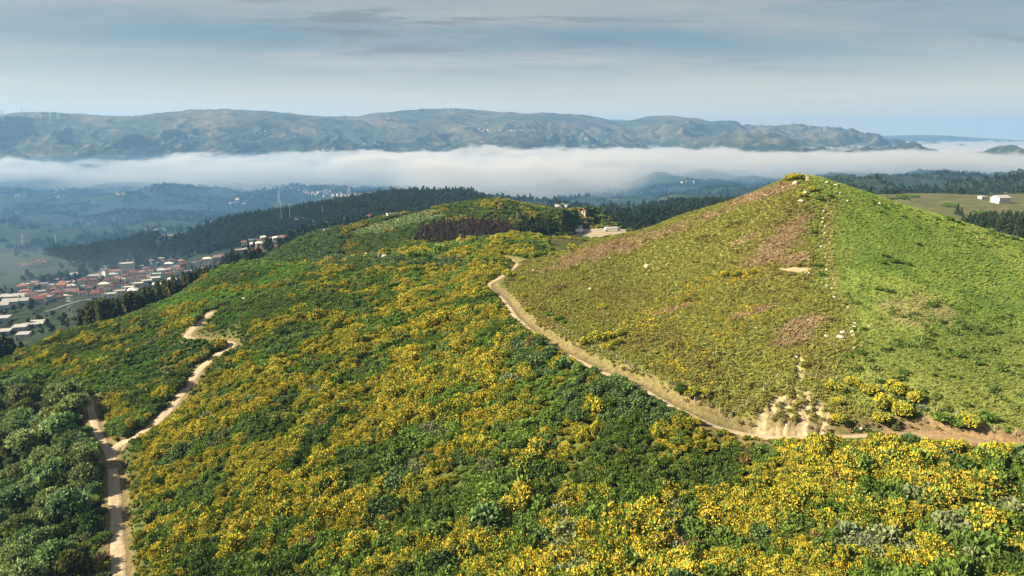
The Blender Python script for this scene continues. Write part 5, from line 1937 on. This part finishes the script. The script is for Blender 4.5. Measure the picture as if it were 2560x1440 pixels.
for i, (px, py, w, h, rf, wm, rm) in enumerate([(586, 614, 14, 8, 'hip', CREAM, TILE), (600, 610, 12, 6, 'hip', CREAM, TILEO), (611, 616, 14, 9, 'hip', CREAM, TILEO), (628, 616, 9, 12, 'flat', WHITE, WHITE), (638, 609, 11, 7, 'flat', WHITE, BLUEG), (650, 607, 13, 6, 'hip', CREAM, TILE),
                                                 (683, 601, 19, 5, 'hip', BRICK, TILE), (706, 599, 17, 6, 'hip', CREAM, TILEO), (726, 602, 13, 7, 'gable', CREAM, SLATE)]):
    hs(px, py, w, h, rf, wm, rm, 20, '%s house from the left in the row under the dark wooded ridge' % ordinal(i), group='row under the wooded ridge')
hs(681, 629, 13, 5, 'hip', CREAM, TILEO, 20, 'orange roof among trees below the ridge row, lower one')
hs(699, 621, 14, 5, 'hip', CREAM, TILEO, 20, 'orange roof among trees below the ridge row, upper one')
# back streets of the town, too close together to tell apart
taken = [tuple(t.location[:2]) for t in T]
for cx_, cy2, sxp, syp, nn_, lb, gr_ in [(235, 722, 45, 10, 20, 'small house crowded in the lanes of the town behind the terrace', 'houses in the lanes behind the terrace'), (345, 700, 40, 9, 16, 'small house in the lanes above the terrace', 'houses in the lanes above the terrace'),
                                         (430, 672, 45, 7, 14, 'small house in the lanes above the gum row', 'houses in the lanes above the gum row'), (640, 620, 50, 10, 12, 'small house on the shady slope below the ridge row', 'houses below the ridge row'), (130, 735, 40, 8, 10, 'small house between the works and the town', 'houses between works and town')]:
    for k in range(nn_):
        for _try in range(12):
            px, py = random.gauss(cx_, sxp), random.gauss(cy2, syp)
            p = at(px, py, 470)
            if p is None or p[1] > 1150 or p[1] < 600 or min(math.hypot(p[0] - a, p[1] - b) for a, b in taken) < 13:
                continue
            taken.append((p[0], p[1]))
            house(px, py, 0, 0, 'hip' if random.random() < 0.6 else 'flat', random.choice([WHITE, WHITE, CREAM]), random.choice([TILE, TILEO, SLATE, WHITE, BLUEG]), 22 + random.choice([0, 0, 90]), lb, gr_, p=p, dims=(random.choice([9, 10.5, 12]), random.choice([5.5, 6.5, 9])))
            break
# works and sheds at the left edge
for i, (px, py, w, h, rf, wm, rm) in enumerate([(8, 772, 30, 8, 'gable', WHITE, SHEET), (30, 763, 34, 8, 'gable', WHITE, SHEET), (58, 762, 30, 9, 'gable', BLUEG, SHEET), (24, 748, 40, 6, 'shed', WHITE, SHEET), (62, 747, 40, 6, 'gable', CREAM, SHEET), (98, 757, 30, 8, 'gable', WHITE, TILE), (112, 751, 36, 7, 'flat', BLUEG, BLUEG)]):
    hs(px, py, w, h, rf, wm, rm, 16, 'white works shed, %s from the left in the yard at the left edge' % ordinal(i), group='works sheds at the left edge', rows=False, name='shed', cat='shed')
for i, (px, py, w, h, lb) in enumerate([(8, 802, 30, 6, 'long white shed at the left edge below the works'), (52, 826, 30, 8, 'white box shed below the works'), (86, 813, 48, 5, 'long pale-roofed shed behind the white box shed'), (60, 843, 26, 7, 'lower white shed nearest the slope'), (14, 836, 26, 7, 'white shed at the left edge nearest the slope')]):
    hs(px, py, w, h, 'shed', WHITE, SHEET, 14, lb, rows=False, name='shed', cat='shed')
for i, (px, py, w, h) in enumerate([(50, 670, 11, 6), (60, 668, 9, 5), (68, 671, 9, 6), (78, 668, 11, 5), (88, 665, 8, 5), (97, 660, 11, 5), (108, 656, 10, 5), (113, 662, 9, 5), (176, 648, 9, 5), (195, 646, 11, 5), (183, 664, 10, 6)]):
    hs(px, py, w, h, 'hip', WHITE if i % 3 else CREAM, TILEO if i % 2 else TILE, 15, '%s house from the left in the misty hamlet beyond the works' % ordinal(i), group='misty hamlet', y0=600)
hs(86, 713, 22, 6, 'flat', WHITE, SHEET, 12, 'long white hall in the mist behind the works', rows=False, name='shed', cat='shed', y0=600)
hs(70, 719, 34, 5, 'shed', CREAM, SHEET, 12, 'low cream hall in the mist before the long white one', rows=False, name='shed', cat='shed', y0=600)
hs(143, 714, 11, 4, 'flat', WHITE, WHITE, 12, 'small white house in the mist right of the halls', y0=600)
hs(180, 690, 26, 3, 'shed', WHITE, SHEET, 14, 'low pale roof in the trees above the town', rows=False, name='shed', cat='shed', y0=600)
# behind the knoll
for px, py, w, h, rf, wm, rm, lb in [(529, 562, 13, 5, 'hip', CREAM, TILEO, 'pale house on the wooded skyline, leftmost of three'), (549, 560, 15, 5, 'hip', CREAM, TILEO, 'pale house on the wooded skyline, middle of three'), (582, 553, 20, 6, 'hip', CREAM, TILE, 'pale house on the wooded skyline, rightmost of three'),
                                     (420, 596, 26, 6, 'flat', WHITE, SHEET, 'white hall in a clearing of the wooded ridge')]:
    hs(px, py, w, h, rf, wm, rm, 18, lb, y0=900)
for px, py, w, h, rf, wm, rm, lb, st in [(778, 573, 11, 8, 'flat', BRICK, SLATE, 'small orange brick block above the leaning trees', 3), (809, 573, 13, 12, 'flat', BRICK, SLATE, 'tall orange brick block above the leaning trees', 4), (830, 566, 30, 6, 'gable', CREAM, TILE, 'long red-roofed building behind the brick blocks', 2),
                                         (853, 563, 17, 11, 'flat', BRICK, CONC, 'orange brick block right of the long red roof', 4), (868, 569, 22, 6, 'flat', WHITE, SHEET, 'white walled hall on the edge of the grassy knoll', 1), (745, 556, 34, 5, 'gable', WHITE, SHEET, 'pale factory hall under the tall masts', 1),
                                         (795, 556, 24, 5, 'hip', WHITE, TILE, 'row of pale houses left of the brick blocks', 2), (818, 551, 20, 5, 'hip', CREAM, TILE, 'pale house above the brick blocks', 2), (928, 550, 34, 7, 'hip', CREAM, TILE, 'wide red-roofed house behind the grassy knoll', 2),
                                         (985, 541, 34, 4, 'flat', CREAM, SHEET, 'long white wall of a hall on the grassy knoll', 1), (880, 531, 22, 4, 'hip', WHITE, SHEET, 'pale house in the woods above the brick blocks', 1), (826, 584, 30, 7, 'flat', CREAM, SHEET, 'low cream hall at the foot of the grassy knoll', 1)]:
    hs(px, py, w, h, rf, wm, rm, 20, lb, storeys=st, y0=560)
hs(1405, 522, 32, 8, 'flat', WHITE, SHEET, -18, 'white flat-roofed hall on the right shoulder of the knoll', y0=560, rows=False, name='hall', cat='hall')
hs(1428, 527, 20, 4, 'shed', WHITE, BLUEG, -18, 'low blue-roofed annex right of the white hall', y0=560, rows=False, name='hall', cat='hall')
hs(1453, 532, 24, 6, 'hip', CREAM, TILEO, -18, 'orange-roofed house right of the white hall on the knoll', y0=560)
hs(1449, 572, 16, 4, 'flat', WHITE, CONC, -10, 'small grey site cabin beside the gravel yard', y0=560, rows=False, name='cabin', cat='cabin')
hs(1416, 577, 26, 2.5, 'flat', CONC, CONC, -6, 'low concrete building left of the gravel yard', y0=560, rows=False, name='cabin', cat='cabin')
hs(2500, 507, 34, 9, 'gable', WHITE, SHEET, 12, 'large white barn on the pasture right of the hill', y0=500, rows=False, name='barn', cat='barn')
hs(2455, 497, 14, 3, 'shed', WHITE, SHEET, 12, 'small white shed left of the large barn', y0=500, rows=False, name='shed', cat='shed')


# far villages, only specks
def village(cx_, cy2, sxp, syp, n, label, group, y0, wpx=(3, 8), big=0.15):
    for k in range(n):
        px, py = random.gauss(cx_, sxp), random.gauss(cy2, syp)
        p = at(px, py, y0)
        if p is None:
            continue
        w = random.uniform(*wpx) * (1.6 if random.random() < big else 1)
        wm = random.choice([WHITE, WHITE, CREAM])
        rm = random.choice([TILEO, TILE, SHEET, TILE])
        dist = p[1]
        w = round(w * dist / FPX / 4) * 4
        w = min(max(w, 8), 48)
        h = random.choice([5, 6, 8])
        key = ('far', wm.name, rm.name, w, h)
        if key not in _house_cache:
            ps = house_meshes(key, w, w * 0.7, h, 'hip' if rm is not SHEET else 'shed', wm, rm, 2, False)[:2]
            _house_cache[key] = ps
        e = bpy.data.objects.new('house', None)
        COL.objects.link(e)
        e.location = (p[0], p[1], float(H(p[0], p[1])) + 0.5)
        e.rotation_euler = (0, 0, random.uniform(-0.3, 0.9))
        tag(e, label, 'house', group)
        for nm, me, _ in _house_cache[key]:
            link(nm, me, None, e)


V_ = [(790, 481, 22, 3, 22, 'bright white building in the far town under the fog', 'far town under the fog', 1900, (5, 13)), (840, 489, 30, 3, 16, 'pale building of the far town near the lattice mast', 'far town by the lattice mast', 1900, (4, 9)), (930, 490, 28, 3, 18, 'pale house of the far town right of the lattice mast', 'far town right of the mast', 1900, (3, 7)),
      (720, 470, 25, 3, 8, 'faint house at the left end of the far town', 'far town left end', 1900, (4, 9)), (600, 475, 22, 4, 9, 'white house scattered left of the far town', 'houses left of the far town', 1900, (3, 6)), (590, 505, 14, 3, 6, 'pale house in the fields below the far town', 'houses below the far town', 1900, (4, 7)),
      (310, 488, 12, 2, 6, 'white farm building on the pale far field', 'farms on the pale far field', 1900, (4, 7)), (80, 490, 40, 3, 6, 'white farm at the foot of the fog, far left', 'farms far left', 1900, (4, 6)), (1110, 480, 50, 4, 9, 'faint house under the fog right of the far town', 'houses under the fog', 1900, (4, 6)), (1230, 490, 40, 3, 6, 'faint house above the knoll skyline', 'houses above the knoll', 1900, (3, 6)),
      (45, 533, 6, 1, 2, 'white farmhouse in the dark woods at the far left', 'farmhouses in the woods', 1300, (6, 7)), (380, 580, 16, 4, 7, 'pale house in the valley left of the wooded ridge', 'houses left of the wooded ridge', 1300, (6, 10)), (1715, 458, 18, 3, 7, 'pale house on the hazy slope behind the hill', 'houses on the hazy slope', 1900, (3, 6)),
      (700, 342, 16, 4, 12, 'white house of the mountain village above the fog', 'mountain village above the fog', 4600, (2, 3.4)), (650, 333, 12, 3, 6, 'white house of the upper mountain village', 'upper mountain village', 4600, (2, 3.4)), (810, 376, 10, 2, 6, 'white house at the fog line on the mountain', 'houses at the fog line', 4600, (2, 3.4)), (940, 362, 22, 3, 10, 'white house on the middle of the mountain', 'houses on the mountain middle', 4600, (2, 3.4)),
      (1215, 325, 14, 2, 8, 'pale house of the high village right of the summit', 'high village right of the summit', 4600, (2, 3.4)), (1290, 326, 16, 2, 10, 'pale house of the high terrace village', 'high terrace village', 4600, (2, 3.4)), (1470, 347, 22, 2, 12, 'pale house of the long village on the right mountain', 'long village on the right mountain', 4600, (2, 3.4)),
      (415, 395, 14, 3, 6, 'pale house near the fog on the left mountain', 'houses near the fog on the left mountain', 4300, (2, 3.4)), (230, 333, 3, 1, 2, 'white speck house on the dark left mountain', 'houses on the dark left mountain', 4600, (3, 4)), (480, 340, 25, 5, 8, 'pale house on the fields of the left mountain', 'houses on the left mountain fields', 4600, (3, 4))]
for v in V_:
    village(*v)

# ------------------------------------------------------------------ rocks
def rock_mesh(seed, sq=0.7):
    r = np.random.default_rng(seed)
    V, F = ICO_V.copy(), [tuple(f) for f in ICO_F]
    # one more subdivision
    vv = [tuple(v) for v in V]
    cache, out = {}, []
    for a, b, c in F:
        ids = []
        for p, q in ((a, b), (b, c), (c, a)):
            k = (min(p, q), max(p, q))
            if k not in cache:
                m = (np.array(vv[p]) + np.array(vv[q])) / 2
                cache[k] = len(vv)
                vv.append(tuple(m / np.linalg.norm(m)))
            ids.append(cache[k])
        ab, bc, ca = ids
        out += [(a, ab, ca), (ab, b, bc), (ca, bc, c), (ab, bc, ca)]
    V = np.array(vv)
    # chop by random planes to get flat, angular faces
    for _ in range(9):
        n = r.normal(size=3)
        n /= np.linalg.norm(n)
        d = r.uniform(0.55, 0.85)
        k = V @ n
        V = np.where((k > d)[:, None], V - (k - d)[:, None] * n, V)
    V = V * np.array((1.0, r.uniform(0.65, 0.95), sq)) + r.normal(0, 0.02, V.shape)
    return new_mesh('rock', V, np.array(out))


ROCKS = [rock_mesh(400 + k, 0.5 + 0.09 * k) for k in range(6)]
for r_ in ROCKS:
    r_.materials.append(WROCK)
GROCKS = [m.copy() for m in ROCKS]
for r_ in GROCKS:
    r_.materials.clear()
    r_.materials.append(ROCK)


def boulder(px, py, wpx, label, group=None, grey=False, k=0, y0=95.0, flat=1.0):
    p = at(px, py, y0)
    d = p[1] * CP - p[2] * SP
    s = wpx * d / FPX / 2
    me = (GROCKS if grey else ROCKS)[k % 6]
    o = link('boulder', me, None, None, (p[0], p[1], p[2] + s * 0.22), (random.uniform(-0.3, 0.3), random.uniform(-0.3, 0.3), random.uniform(0, 6.28)), (s, s, s * flat))
    return tag(o, label, 'boulder', group)


CREST = [(2101, 484, 8), (2119, 503, 7), (2059, 529, 7), (2058, 546, 5), (2056, 557, 7), (2062, 566, 4), (2055, 578, 4), (2062, 584, 7), (2052, 618, 7), (2061, 621, 6), (2070, 625, 5), (2047, 628, 4), (2051, 640, 5), (2064, 645, 7), (2066, 676, 8), (2067, 698, 6), (2081, 700, 5), (2066, 717, 8), (2080, 722, 8), (2086, 744, 9), (2099, 748, 5), (2121, 769, 6)]
for i, (px, py, w) in enumerate(CREST):
    boulder(px, py, w + 2, 'white stone on the crest line of the hill, %s from the top' % ordinal(i), 'white stones along the crest line', k=i)
for i, (px, py, w, lb) in enumerate([(2002, 504, 13, 'large white boulder alone below the summit broom'), (2013, 484, 12, 'white boulder in the summit broom, left of a pair'), (2025, 479, 10, 'white boulder in the summit broom, right of a pair'), (2053, 500, 8, 'small white stone right of the summit broom'), (1988, 460, 12, 'grey flat rock left of the summit pillar'),
                                     (2067, 458, 12, 'flat white rock on the skyline right of the pillar'), (2090, 464, 10, 'second flat white rock on the skyline right of the pillar'), (2199, 510, 7, 'white stone high on the green flank, left of two'), (2212, 519, 6, 'white stone high on the green flank, right of two'), (2442, 595, 6, 'white stone near the right skyline'),
                                     (1617, 668, 13, 'pale boulder alone in the middle of the heath'), (1334, 677, 7, 'white stone near the top of the path'), (1375, 671, 5, 'small white stone at the edge of the heather drift'), (1525, 646, 5, 'small white stone in the heather drift'), (1475, 724, 10, 'flat grey stone on the heath above the path'), (1525, 690, 5, 'small white stone above the flat grey one'),
                                     (1890, 822, 7, 'small white stone low on the heath'), (2297, 1008, 9, 'white stone right of the large broom thicket'), (2150, 1072, 14, 'pale stone at the left end of the brown track'), (2425, 1172, 18, 'pale rounded rock among shrubs at the lower right')]):
    boulder(px, py, w + 2, lb, k=i + 1)
for i, (px, py, w, fl, lb) in enumerate([(2109, 834, 24, 0.9, 'big angular block on top of the rock outcrop'), (2128, 831, 18, 0.8, 'grey block right of the big one on the outcrop'), (2101, 846, 30, 0.6, 'broad flat slab at the foot of the outcrop'), (2133, 840, 16, 0.7, 'slanting slab at the right foot of the outcrop'), (2108, 853, 14, 0.6, 'small slab below the broad one of the outcrop'), (2138, 809, 10, 0.7, 'stone at the upper end of the outcrop'), (2136, 818, 14, 0.8, 'long stone below the upper end of the outcrop'),
                                         (2174, 816, 11, 0.9, 'lone stone right of the outcrop'), (2066, 842, 14, 0.8, 'white stone left of the outcrop'), (2064, 833, 7, 0.8, 'small white stone above the one left of the outcrop'), (2032, 860, 10, 0.9, 'white stone farther left of the outcrop'), (2016, 864, 7, 0.9, 'small white stone farthest left of the outcrop'), (2135, 870, 9, 0.9, 'white stone below the outcrop'), (1992, 893, 9, 0.9, 'white stone at the top of the sandy gully')]):
    boulder(px, py, w * 0.85 + 1, lb, k=i, flat=fl)
boulder(607, 752, 22, 'lone round granite boulder among the broom left of the middle', grey=True, k=3, flat=1.0)
for i, (px, py, w) in enumerate([(885, 648, 16), (900, 644, 20), (916, 640, 18), (932, 643, 22), (948, 642, 16), (962, 645, 18), (978, 646, 14)]):
    boulder(px, py, w, 'pale granite rock, %s from the left in the outcrop behind the flowering slope' % ordinal(i), 'granite outcrop behind the flowering slope', grey=False, k=i, y0=300)
for i, (px, py, w) in enumerate([(1124, 512, 12), (1136, 510, 10), (1150, 508, 12), (968, 543, 16), (996, 552, 8)]):
    boulder(px, py, w, 'granite boulder on the skyline of the knoll, %s from the left' % ordinal([2, 3, 4, 0, 1][i]), 'boulders on the knoll skyline', grey=False, k=i, y0=560)
for i in range(9):
    boulder(1958 + i * 8 + random.uniform(-2, 2), 684 + random.uniform(-2, 3), random.uniform(4, 8), 'small stone fallen below the sandy scar', 'stones below the sandy scar', k=i)

# ------------------------------------------------------------------ summit pillar and cross
p = at(2018, 452)
e = tag(link('summit_pillar', None, None, None, (p[0], p[1], p[2])), 'stone survey pillar with a thin cross pole on the summit', 'pillar')
link('base', Solid().box(-0.9, 0.9, -0.9, 0.9, -0.6, 0.25).mesh('base', CONC), None, e)
link('column', Solid().poly([(-0.5, -0.5, 0.25), (0.5, -0.5, 0.25), (0.5, 0.5, 0.25), (-0.5, 0.5, 0.25), (-0.3, -0.3, 1.9), (0.3, -0.3, 1.9), (0.3, 0.3, 1.9), (-0.3, 0.3, 1.9)], [(0, 1, 5, 4), (1, 2, 6, 5), (2, 3, 7, 6), (3, 0, 4, 7), (4, 5, 6, 7)]).mesh('column', CONC), None, e)
cr_ = link('cross', Solid().box(-0.62, -0.42, -0.1, 0.1, 0.1, 4.0).mesh('cross', WOODP), None, e)
link('crossbar', Solid().box(-1.05, 0.02, -0.09, 0.09, 3.25, 3.42).mesh('crossbar', WOODP), None, cr_)

# ------------------------------------------------------------------ wire fence above the path
FP = [(1392, 822), (1422, 836), (1470, 862), (1505, 880), (1541, 897), (1561, 911), (1581, 923), (1605, 932), (1648, 960), (1670, 962), (1712, 982), (1736, 1006), (1770, 1017), (1798, 1034), (1827, 1046), (1867, 1014), (1908, 978), (1944, 946), (2000, 942), (2039, 948), (2090, 952), (2144, 960), (2200, 985), (2270, 1010), (2341, 1029), (2390, 1042), (2440, 1062), (2484, 1080), (2537, 1091)]
fpts = [at(*q) for q in FP]
c0 = fpts[14]
fence = tag(link('wire_fence', None, None, None, (c0[0], c0[1], c0[2])), 'wire fence on weathered posts above the path and round the washout', 'fence')
post_me = Solid().cyl((0, 0, -0.3), (0, 0, 1.45), 0.085, 0.07, 6).mesh('post', WOODP)
for i, q in enumerate(fpts):
    o = link('post', post_me, None, fence, tuple(q - c0), (random.uniform(-0.06, 0.06), random.uniform(-0.06, 0.06), 0))
    if i in (14, 17, 28):
        br = Solid()
        br.cyl((-0.85, 0.1, -0.2), (0, 0, 1.3), 0.07, 0.06, 5)
        br.cyl((0.85, -0.1, -0.2), (0, 0, 1.25), 0.07, 0.06, 5)
        link('brace', br.mesh('brace', WOODP), None, o)
for z in (0.5, 0.9, 1.3):
    s = Solid()
    for a, b in zip(fpts[:-1], fpts[1:]):
        s.cyl(tuple(a - c0 + np.array((0, 0, z))), tuple(b - c0 + np.array((0, 0, z))), 0.006, 0.006, 3)
    link('wire', s.mesh('wire', STEEL), None, fence)

# ------------------------------------------------------------------ poles, masts, pylons
def pole(px, pyb, hm, label, y0, arm=True, name='utility_pole', mt_p=None):
    p = at(px, pyb, y0)
    e = tag(link(name, None, None, None, (p[0], p[1], p[2])), label, 'pole' if name != 'mast' else 'mast')
    link('shaft', Solid().cyl((0, 0, -0.5), (0, 0, hm), 0.22, 0.14, 7).mesh('shaft', mt_p or CONC), None, e)
    if arm:
        link('crossarm', Solid().box(-0.9, 0.9, -0.08, 0.08, hm - 0.9, hm - 0.7).mesh('crossarm', STEEL), None, e)
    return e


pole(1151, 622, 8.5, 'grey utility pole on the crest of the flowering slope', 300)
pole(820, 668, 7.0, 'utility pole in the scrub left of the granite outcrop', 300)
pole(947, 655, 5.5, 'short pole beside the granite outcrop', 300)
pole(1293, 553, 8.0, 'white utility pole beside the dark pines on the knoll', 480)
pole(1028, 533, 11.0, 'tall pole on the grassy skyline of the knoll', 560)
for px, pyb, hm, lb in [(705, 560, 36, 'tall white mast above the town roofs'), (726, 556, 34, 'thinner mast right of the tall white one'), (807, 545, 22, 'short mast above the brick blocks')]:
    p = at(px, pyb, 700)
    e = tag(link('mast', None, None, None, (p[0], p[1], p[2])), lb, 'mast')
    link('shaft', Solid().cyl((0, 0, -1), (0, 0, hm), 0.34, 0.2, 7).mesh('shaft', STEEL), None, e)
    link('platform', Solid().box(-1.2, 1.2, -1.2, 1.2, hm - 1.0, hm - 0.7).mesh('platform', STEEL), None, e)


def pylon(px, pyb, hm, label, y0, thick=0.4):
    p = at(px, pyb, y0)
    e = tag(link('pylon', None, None, None, (p[0], p[1], p[2])), label, 'pylon')
    b = hm * 0.11
    s = Solid()
    for sx_, sy_ in ((-1, -1), (1, -1), (1, 1), (-1, 1)):
        s.cyl((sx_ * b, sy_ * b, -1), (sx_ * 0.5, sy_ * 0.5, hm), thick, thick * 0.7, 4)
    link('leg_frame', s.mesh('leg_frame', STEEL), None, e)
    s = Solid()
    for k in range(7):
        z0_, z1_ = hm * k / 7, hm * (k + 1) / 7
        r0_, r1_ = b * (1 - k / 7) + 0.5 * k / 7, b * (1 - (k + 1) / 7) + 0.5 * (k + 1) / 7
        s.cyl((-r0_, -r0_, z0_), (r1_, -r1_, z1_), thick * 0.5, thick * 0.5, 3)
        s.cyl((r0_, -r0_, z0_), (-r1_, -r1_, z1_), thick * 0.5, thick * 0.5, 3)
    link('bracing', s.mesh('bracing', STEEL), None, e)
    for z in (0.72, 0.84, 0.95):
        link('crossarm', Solid().box(-hm * 0.16, hm * 0.16, -0.4, 0.4, hm * z, hm * z + 0.6).mesh('crossarm', STEEL), None, e)
    return e


pylon(873, 486, 48, 'tall lattice mast standing before the fog in the far town', 1900, 0.9)
pylon(698, 508, 42, 'lattice pylon left of the far town', 1900, 0.7)
pylon(59, 614, 24, 'lattice pylon on the pale field at the left', 1200, 0.4)
pylon(140, 610, 20, 'second lattice pylon right of the one on the pale field', 1200, 0.4)
pylon(180, 795, 22, 'slender pylon in the shade below the terrace', 430, 0.14)

# ------------------------------------------------------------------ wind turbines on the mountain crest
tower_me = Solid().cyl((0, 0, -5), (0, 0, 62), 1.5, 1.0, 8).mesh('tower', PAINT)
nac_me = Solid().box(-2.0, 2.0, -4.5, 4.5, 60.5, 64.5).mesh('nacelle', PAINT)
hub_me = Solid().cyl((0, -4.5, 0), (0, -7, 0), 1.6, 0.7, 8).mesh('hub', PAINT)
blade_me = Solid().poly([(-0.9, -5.8, 0.5), (0.9, -5.6, 0.5), (1.4, -5.6, 7), (0.3, -5.7, 32), (-0.5, -5.8, 32), (-0.9, -5.9, 7), (-0.9, -6.3, 0.5), (0.9, -6.2, 0.5), (1.4, -6.0, 7), (0.3, -5.85, 32), (-0.5, -5.9, 32), (-0.9, -6.3, 7)],
                        [(0, 1, 2, 5), (5, 2, 3, 4), (7, 6, 11, 8), (8, 11, 10, 9), (0, 5, 11, 6), (5, 4, 10, 11), (1, 7, 8, 2), (2, 8, 9, 3), (4, 3, 9, 10), (0, 6, 7, 1)]).mesh('blade', PAINT)
TURB = [(4, 300), (9, 302), (56, 294), (73, 292), (95, 296), (102, 298), (104, 294), (128, 302), (144, 297), (149, 300), (472, 284), (567, 283), (1063, 280), (1076, 279), (1098, 275), (1121, 274), (1131, 274)]
for i, (px, py) in enumerate(TURB):
    p = at(px, py, 4700)
    if p is None or p[1] > 12000:
        p = at(px, py + 9, 4700)
    e = tag(link('wind_turbine', None, None, None, (p[0], p[1], float(H(p[0], p[1])))), 'white wind turbine on the mountain crest, %s from the left' % ordinal(i), 'wind turbine', 'wind turbines on the mountain crest')
    e.rotation_euler = (0, 0, random.uniform(-0.5, 0.5))
    link('tower', tower_me, None, e)
    link('nacelle', nac_me, None, e)
    hb = link('hub', hub_me, None, e, (0, 0, 62.5))
    a0 = random.uniform(0, 2)
    for k in range(3):
        link('blade', blade_me, None, hb, None, (0, a0 + k * 2.094, 0))

# ------------------------------------------------------------------ highway, lane, yard and lorries
def draped(name, pix, wm, y0, mt_p, lift, label, n=8):
    pts = catmull([at(px, py, y0) for px, py in pix], n)
    d = np.gradient(pts[:, :2], axis=0)
    d /= np.linalg.norm(d, axis=1)[:, None]
    V, F = [], []
    offs = np.linspace(-0.5, 0.5, 5)
    for q, t in zip(pts, d):
        for o_ in offs:
            x, y = q[0] - t[1] * wm * o_, q[1] + t[0] * wm * o_
            V.append((x, y, float(H(x, y)) + lift))
    m = len(offs)
    for i in range(len(pts) - 1):
        for k in range(m - 1):
            F.append((i * m + k, i * m + k + 1, (i + 1) * m + k + 1, (i + 1) * m + k))
    o = link(name, new_mesh(name, V, np.array(F), None, True), mt_p)
    return tag(o, label, kind='structure')


draped('highway', [(256, 700), (260, 680), (267, 655), (275, 636), (286, 624), (300, 615)], 15, 800, ASPH, 1.5, 'grey highway climbing through the woods behind the town')
draped('lane', [(112, 780), (140, 772), (175, 760), (207, 751), (240, 750)], 5, 430, ASPH, 0.4, 'grey lane below the town')
V, F = [], []
yc = [np.array((qx, qy, YARD_Z)) for qx, qy in yard_xy]
cen = np.mean(yc, axis=0)
for k in range(24):
    q0, q1 = yc[k // 4], yc[(k // 4 + 1) % 6]
    q = q0 + (q1 - q0) * (k % 4) / 4
    for t in (0.0, 0.33, 0.66, 1.0):
        w_ = cen + (q - cen) * t
        V.append((w_[0], w_[1], float(H(w_[0], w_[1])) + 0.35))
for k in range(24):
    for t in range(3):
        a, b = k * 4 + t, ((k + 1) % 24) * 4 + t
        F.append((a, a + 1, b + 1, b))
tag(link('gravel_yard', new_mesh('gravel_yard', V, F, None, True), GRAVEL), 'bare gravel yard beside the shoulder of the hill', kind='structure')


def lorry(px, py, label, L=13.0):
    p = at(px, py, 560)
    e = tag(link('lorry', None, None, None, (p[0], p[1], float(H(p[0], p[1])) + 0.4), (0, 0, 0.15)), label, 'lorry')
    link('trailer', Solid().box(-L / 2, L / 2 - 2.6, -1.25, 1.25, 1.1, 3.9).mesh('trailer', TRUCKP), None, e)
    cab = link('cab', Solid().poly([(L / 2 - 2.3, -1.2, 0.5), (L / 2, -1.2, 0.5), (L / 2, 1.2, 0.5), (L / 2 - 2.3, 1.2, 0.5), (L / 2 - 2.3, -1.2, 3.4), (L / 2 - 0.5, -1.2, 3.4), (L / 2 - 0.5, 1.2, 3.4), (L / 2 - 2.3, 1.2, 3.4)], [(0, 3, 2, 1), (4, 5, 6, 7), (0, 1, 5, 4), (1, 2, 6, 5), (2, 3, 7, 6), (3, 0, 4, 7)]).mesh('cab', CABP), None, e)
    link('windscreen', Solid().box(-0.03, 0.03, -1.0, 1.0, -0.5, 0.5).mesh('windscreen', GLASS), None, cab, (L / 2 - 0.22, 0, 2.4), (0, -0.17, 0))
    wm_ = Solid().cyl((0, -0.15, 0), (0, 0.15, 0), 0.5, 0.5, 10).mesh('wheel', RUBBER)
    for x in (-L / 2 + 1.2, -L / 2 + 2.5, L / 2 - 1.2):
        for y in (-1.1, 1.1):
            link('wheel', wm_, None, e, (x, y, 0.5))


lorry(1531, 579, 'white lorry parked on the gravel yard', 15)
lorry(1450, 584, 'white lorry parked at the left side of the gravel yard', 9)

# ------------------------------------------------------------------ morning mist over the works in the valley
vh_m = bpy.data.materials.new('valley_mist_air')
vh_m.use_nodes = True
t_ = vh_m.node_tree
t_.nodes.remove(t_.nodes['Principled BSDF'])
vv = N(t_, 'ShaderNodeVolumePrincipled')
vv.inputs['Color'].default_value = (0.10, 0.29, 0.60, 1)
vv.inputs['Density'].default_value = 2.6e-4
t_.links.new(vv.outputs[0], t_.nodes['Material Output'].inputs['Volume'])
vh_m.cycles.homogeneous_volume = True
tag(link('valley_mist', box_mesh('valley_mist', -6000, 6000, 640, 9000, -700, -128), vh_m), 'blue morning haze pooled in the low valley', 'haze', kind='stuff')
ms_m = bpy.data.materials.new('mist')
ms_m.use_nodes = True
t_ = ms_m.node_tree
t_.nodes.remove(t_.nodes['Principled BSDF'])
mv = N(t_, 'ShaderNodeVolumePrincipled')
mv.inputs['Color'].default_value = (0.60, 0.76, 0.95, 1)
tcm = N(t_, 'ShaderNodeTexCoord')
vm = N(t_, 'ShaderNodeVectorMath', operation='LENGTH')
t_.links.new(tcm.outputs['Object'], vm.inputs[0])
f_ = smooth(t_, vm.outputs['Value'], 1.0, 0.15)
geo_ = N(t_, 'ShaderNodeNewGeometry')
nn = noise_node(t_, geo_.outputs['Position'], 0.012, 3, 0.6)
t_.links.new(math_node(t_, 'MULTIPLY', math_node(t_, 'MULTIPLY', f_, smooth(t_, nn, 0.3, 0.65)), 0.0008), mv.inputs['Density'])
t_.links.new(mv.outputs[0], t_.nodes['Material Output'].inputs['Volume'])
ms_m.cycles.volume_step_rate = 0.5
mc = at(60, 690, 600)
mist = link('mist', new_mesh('mist', np.array(ICO_V) * 1.25, ICO_F), ms_m, None, (mc[0] - 60, mc[1] - 20, mc[2] + 8), None, (430, 260, 42))
tag(mist, 'thin patch of mist lying over the works at the left', 'mist', kind='stuff')
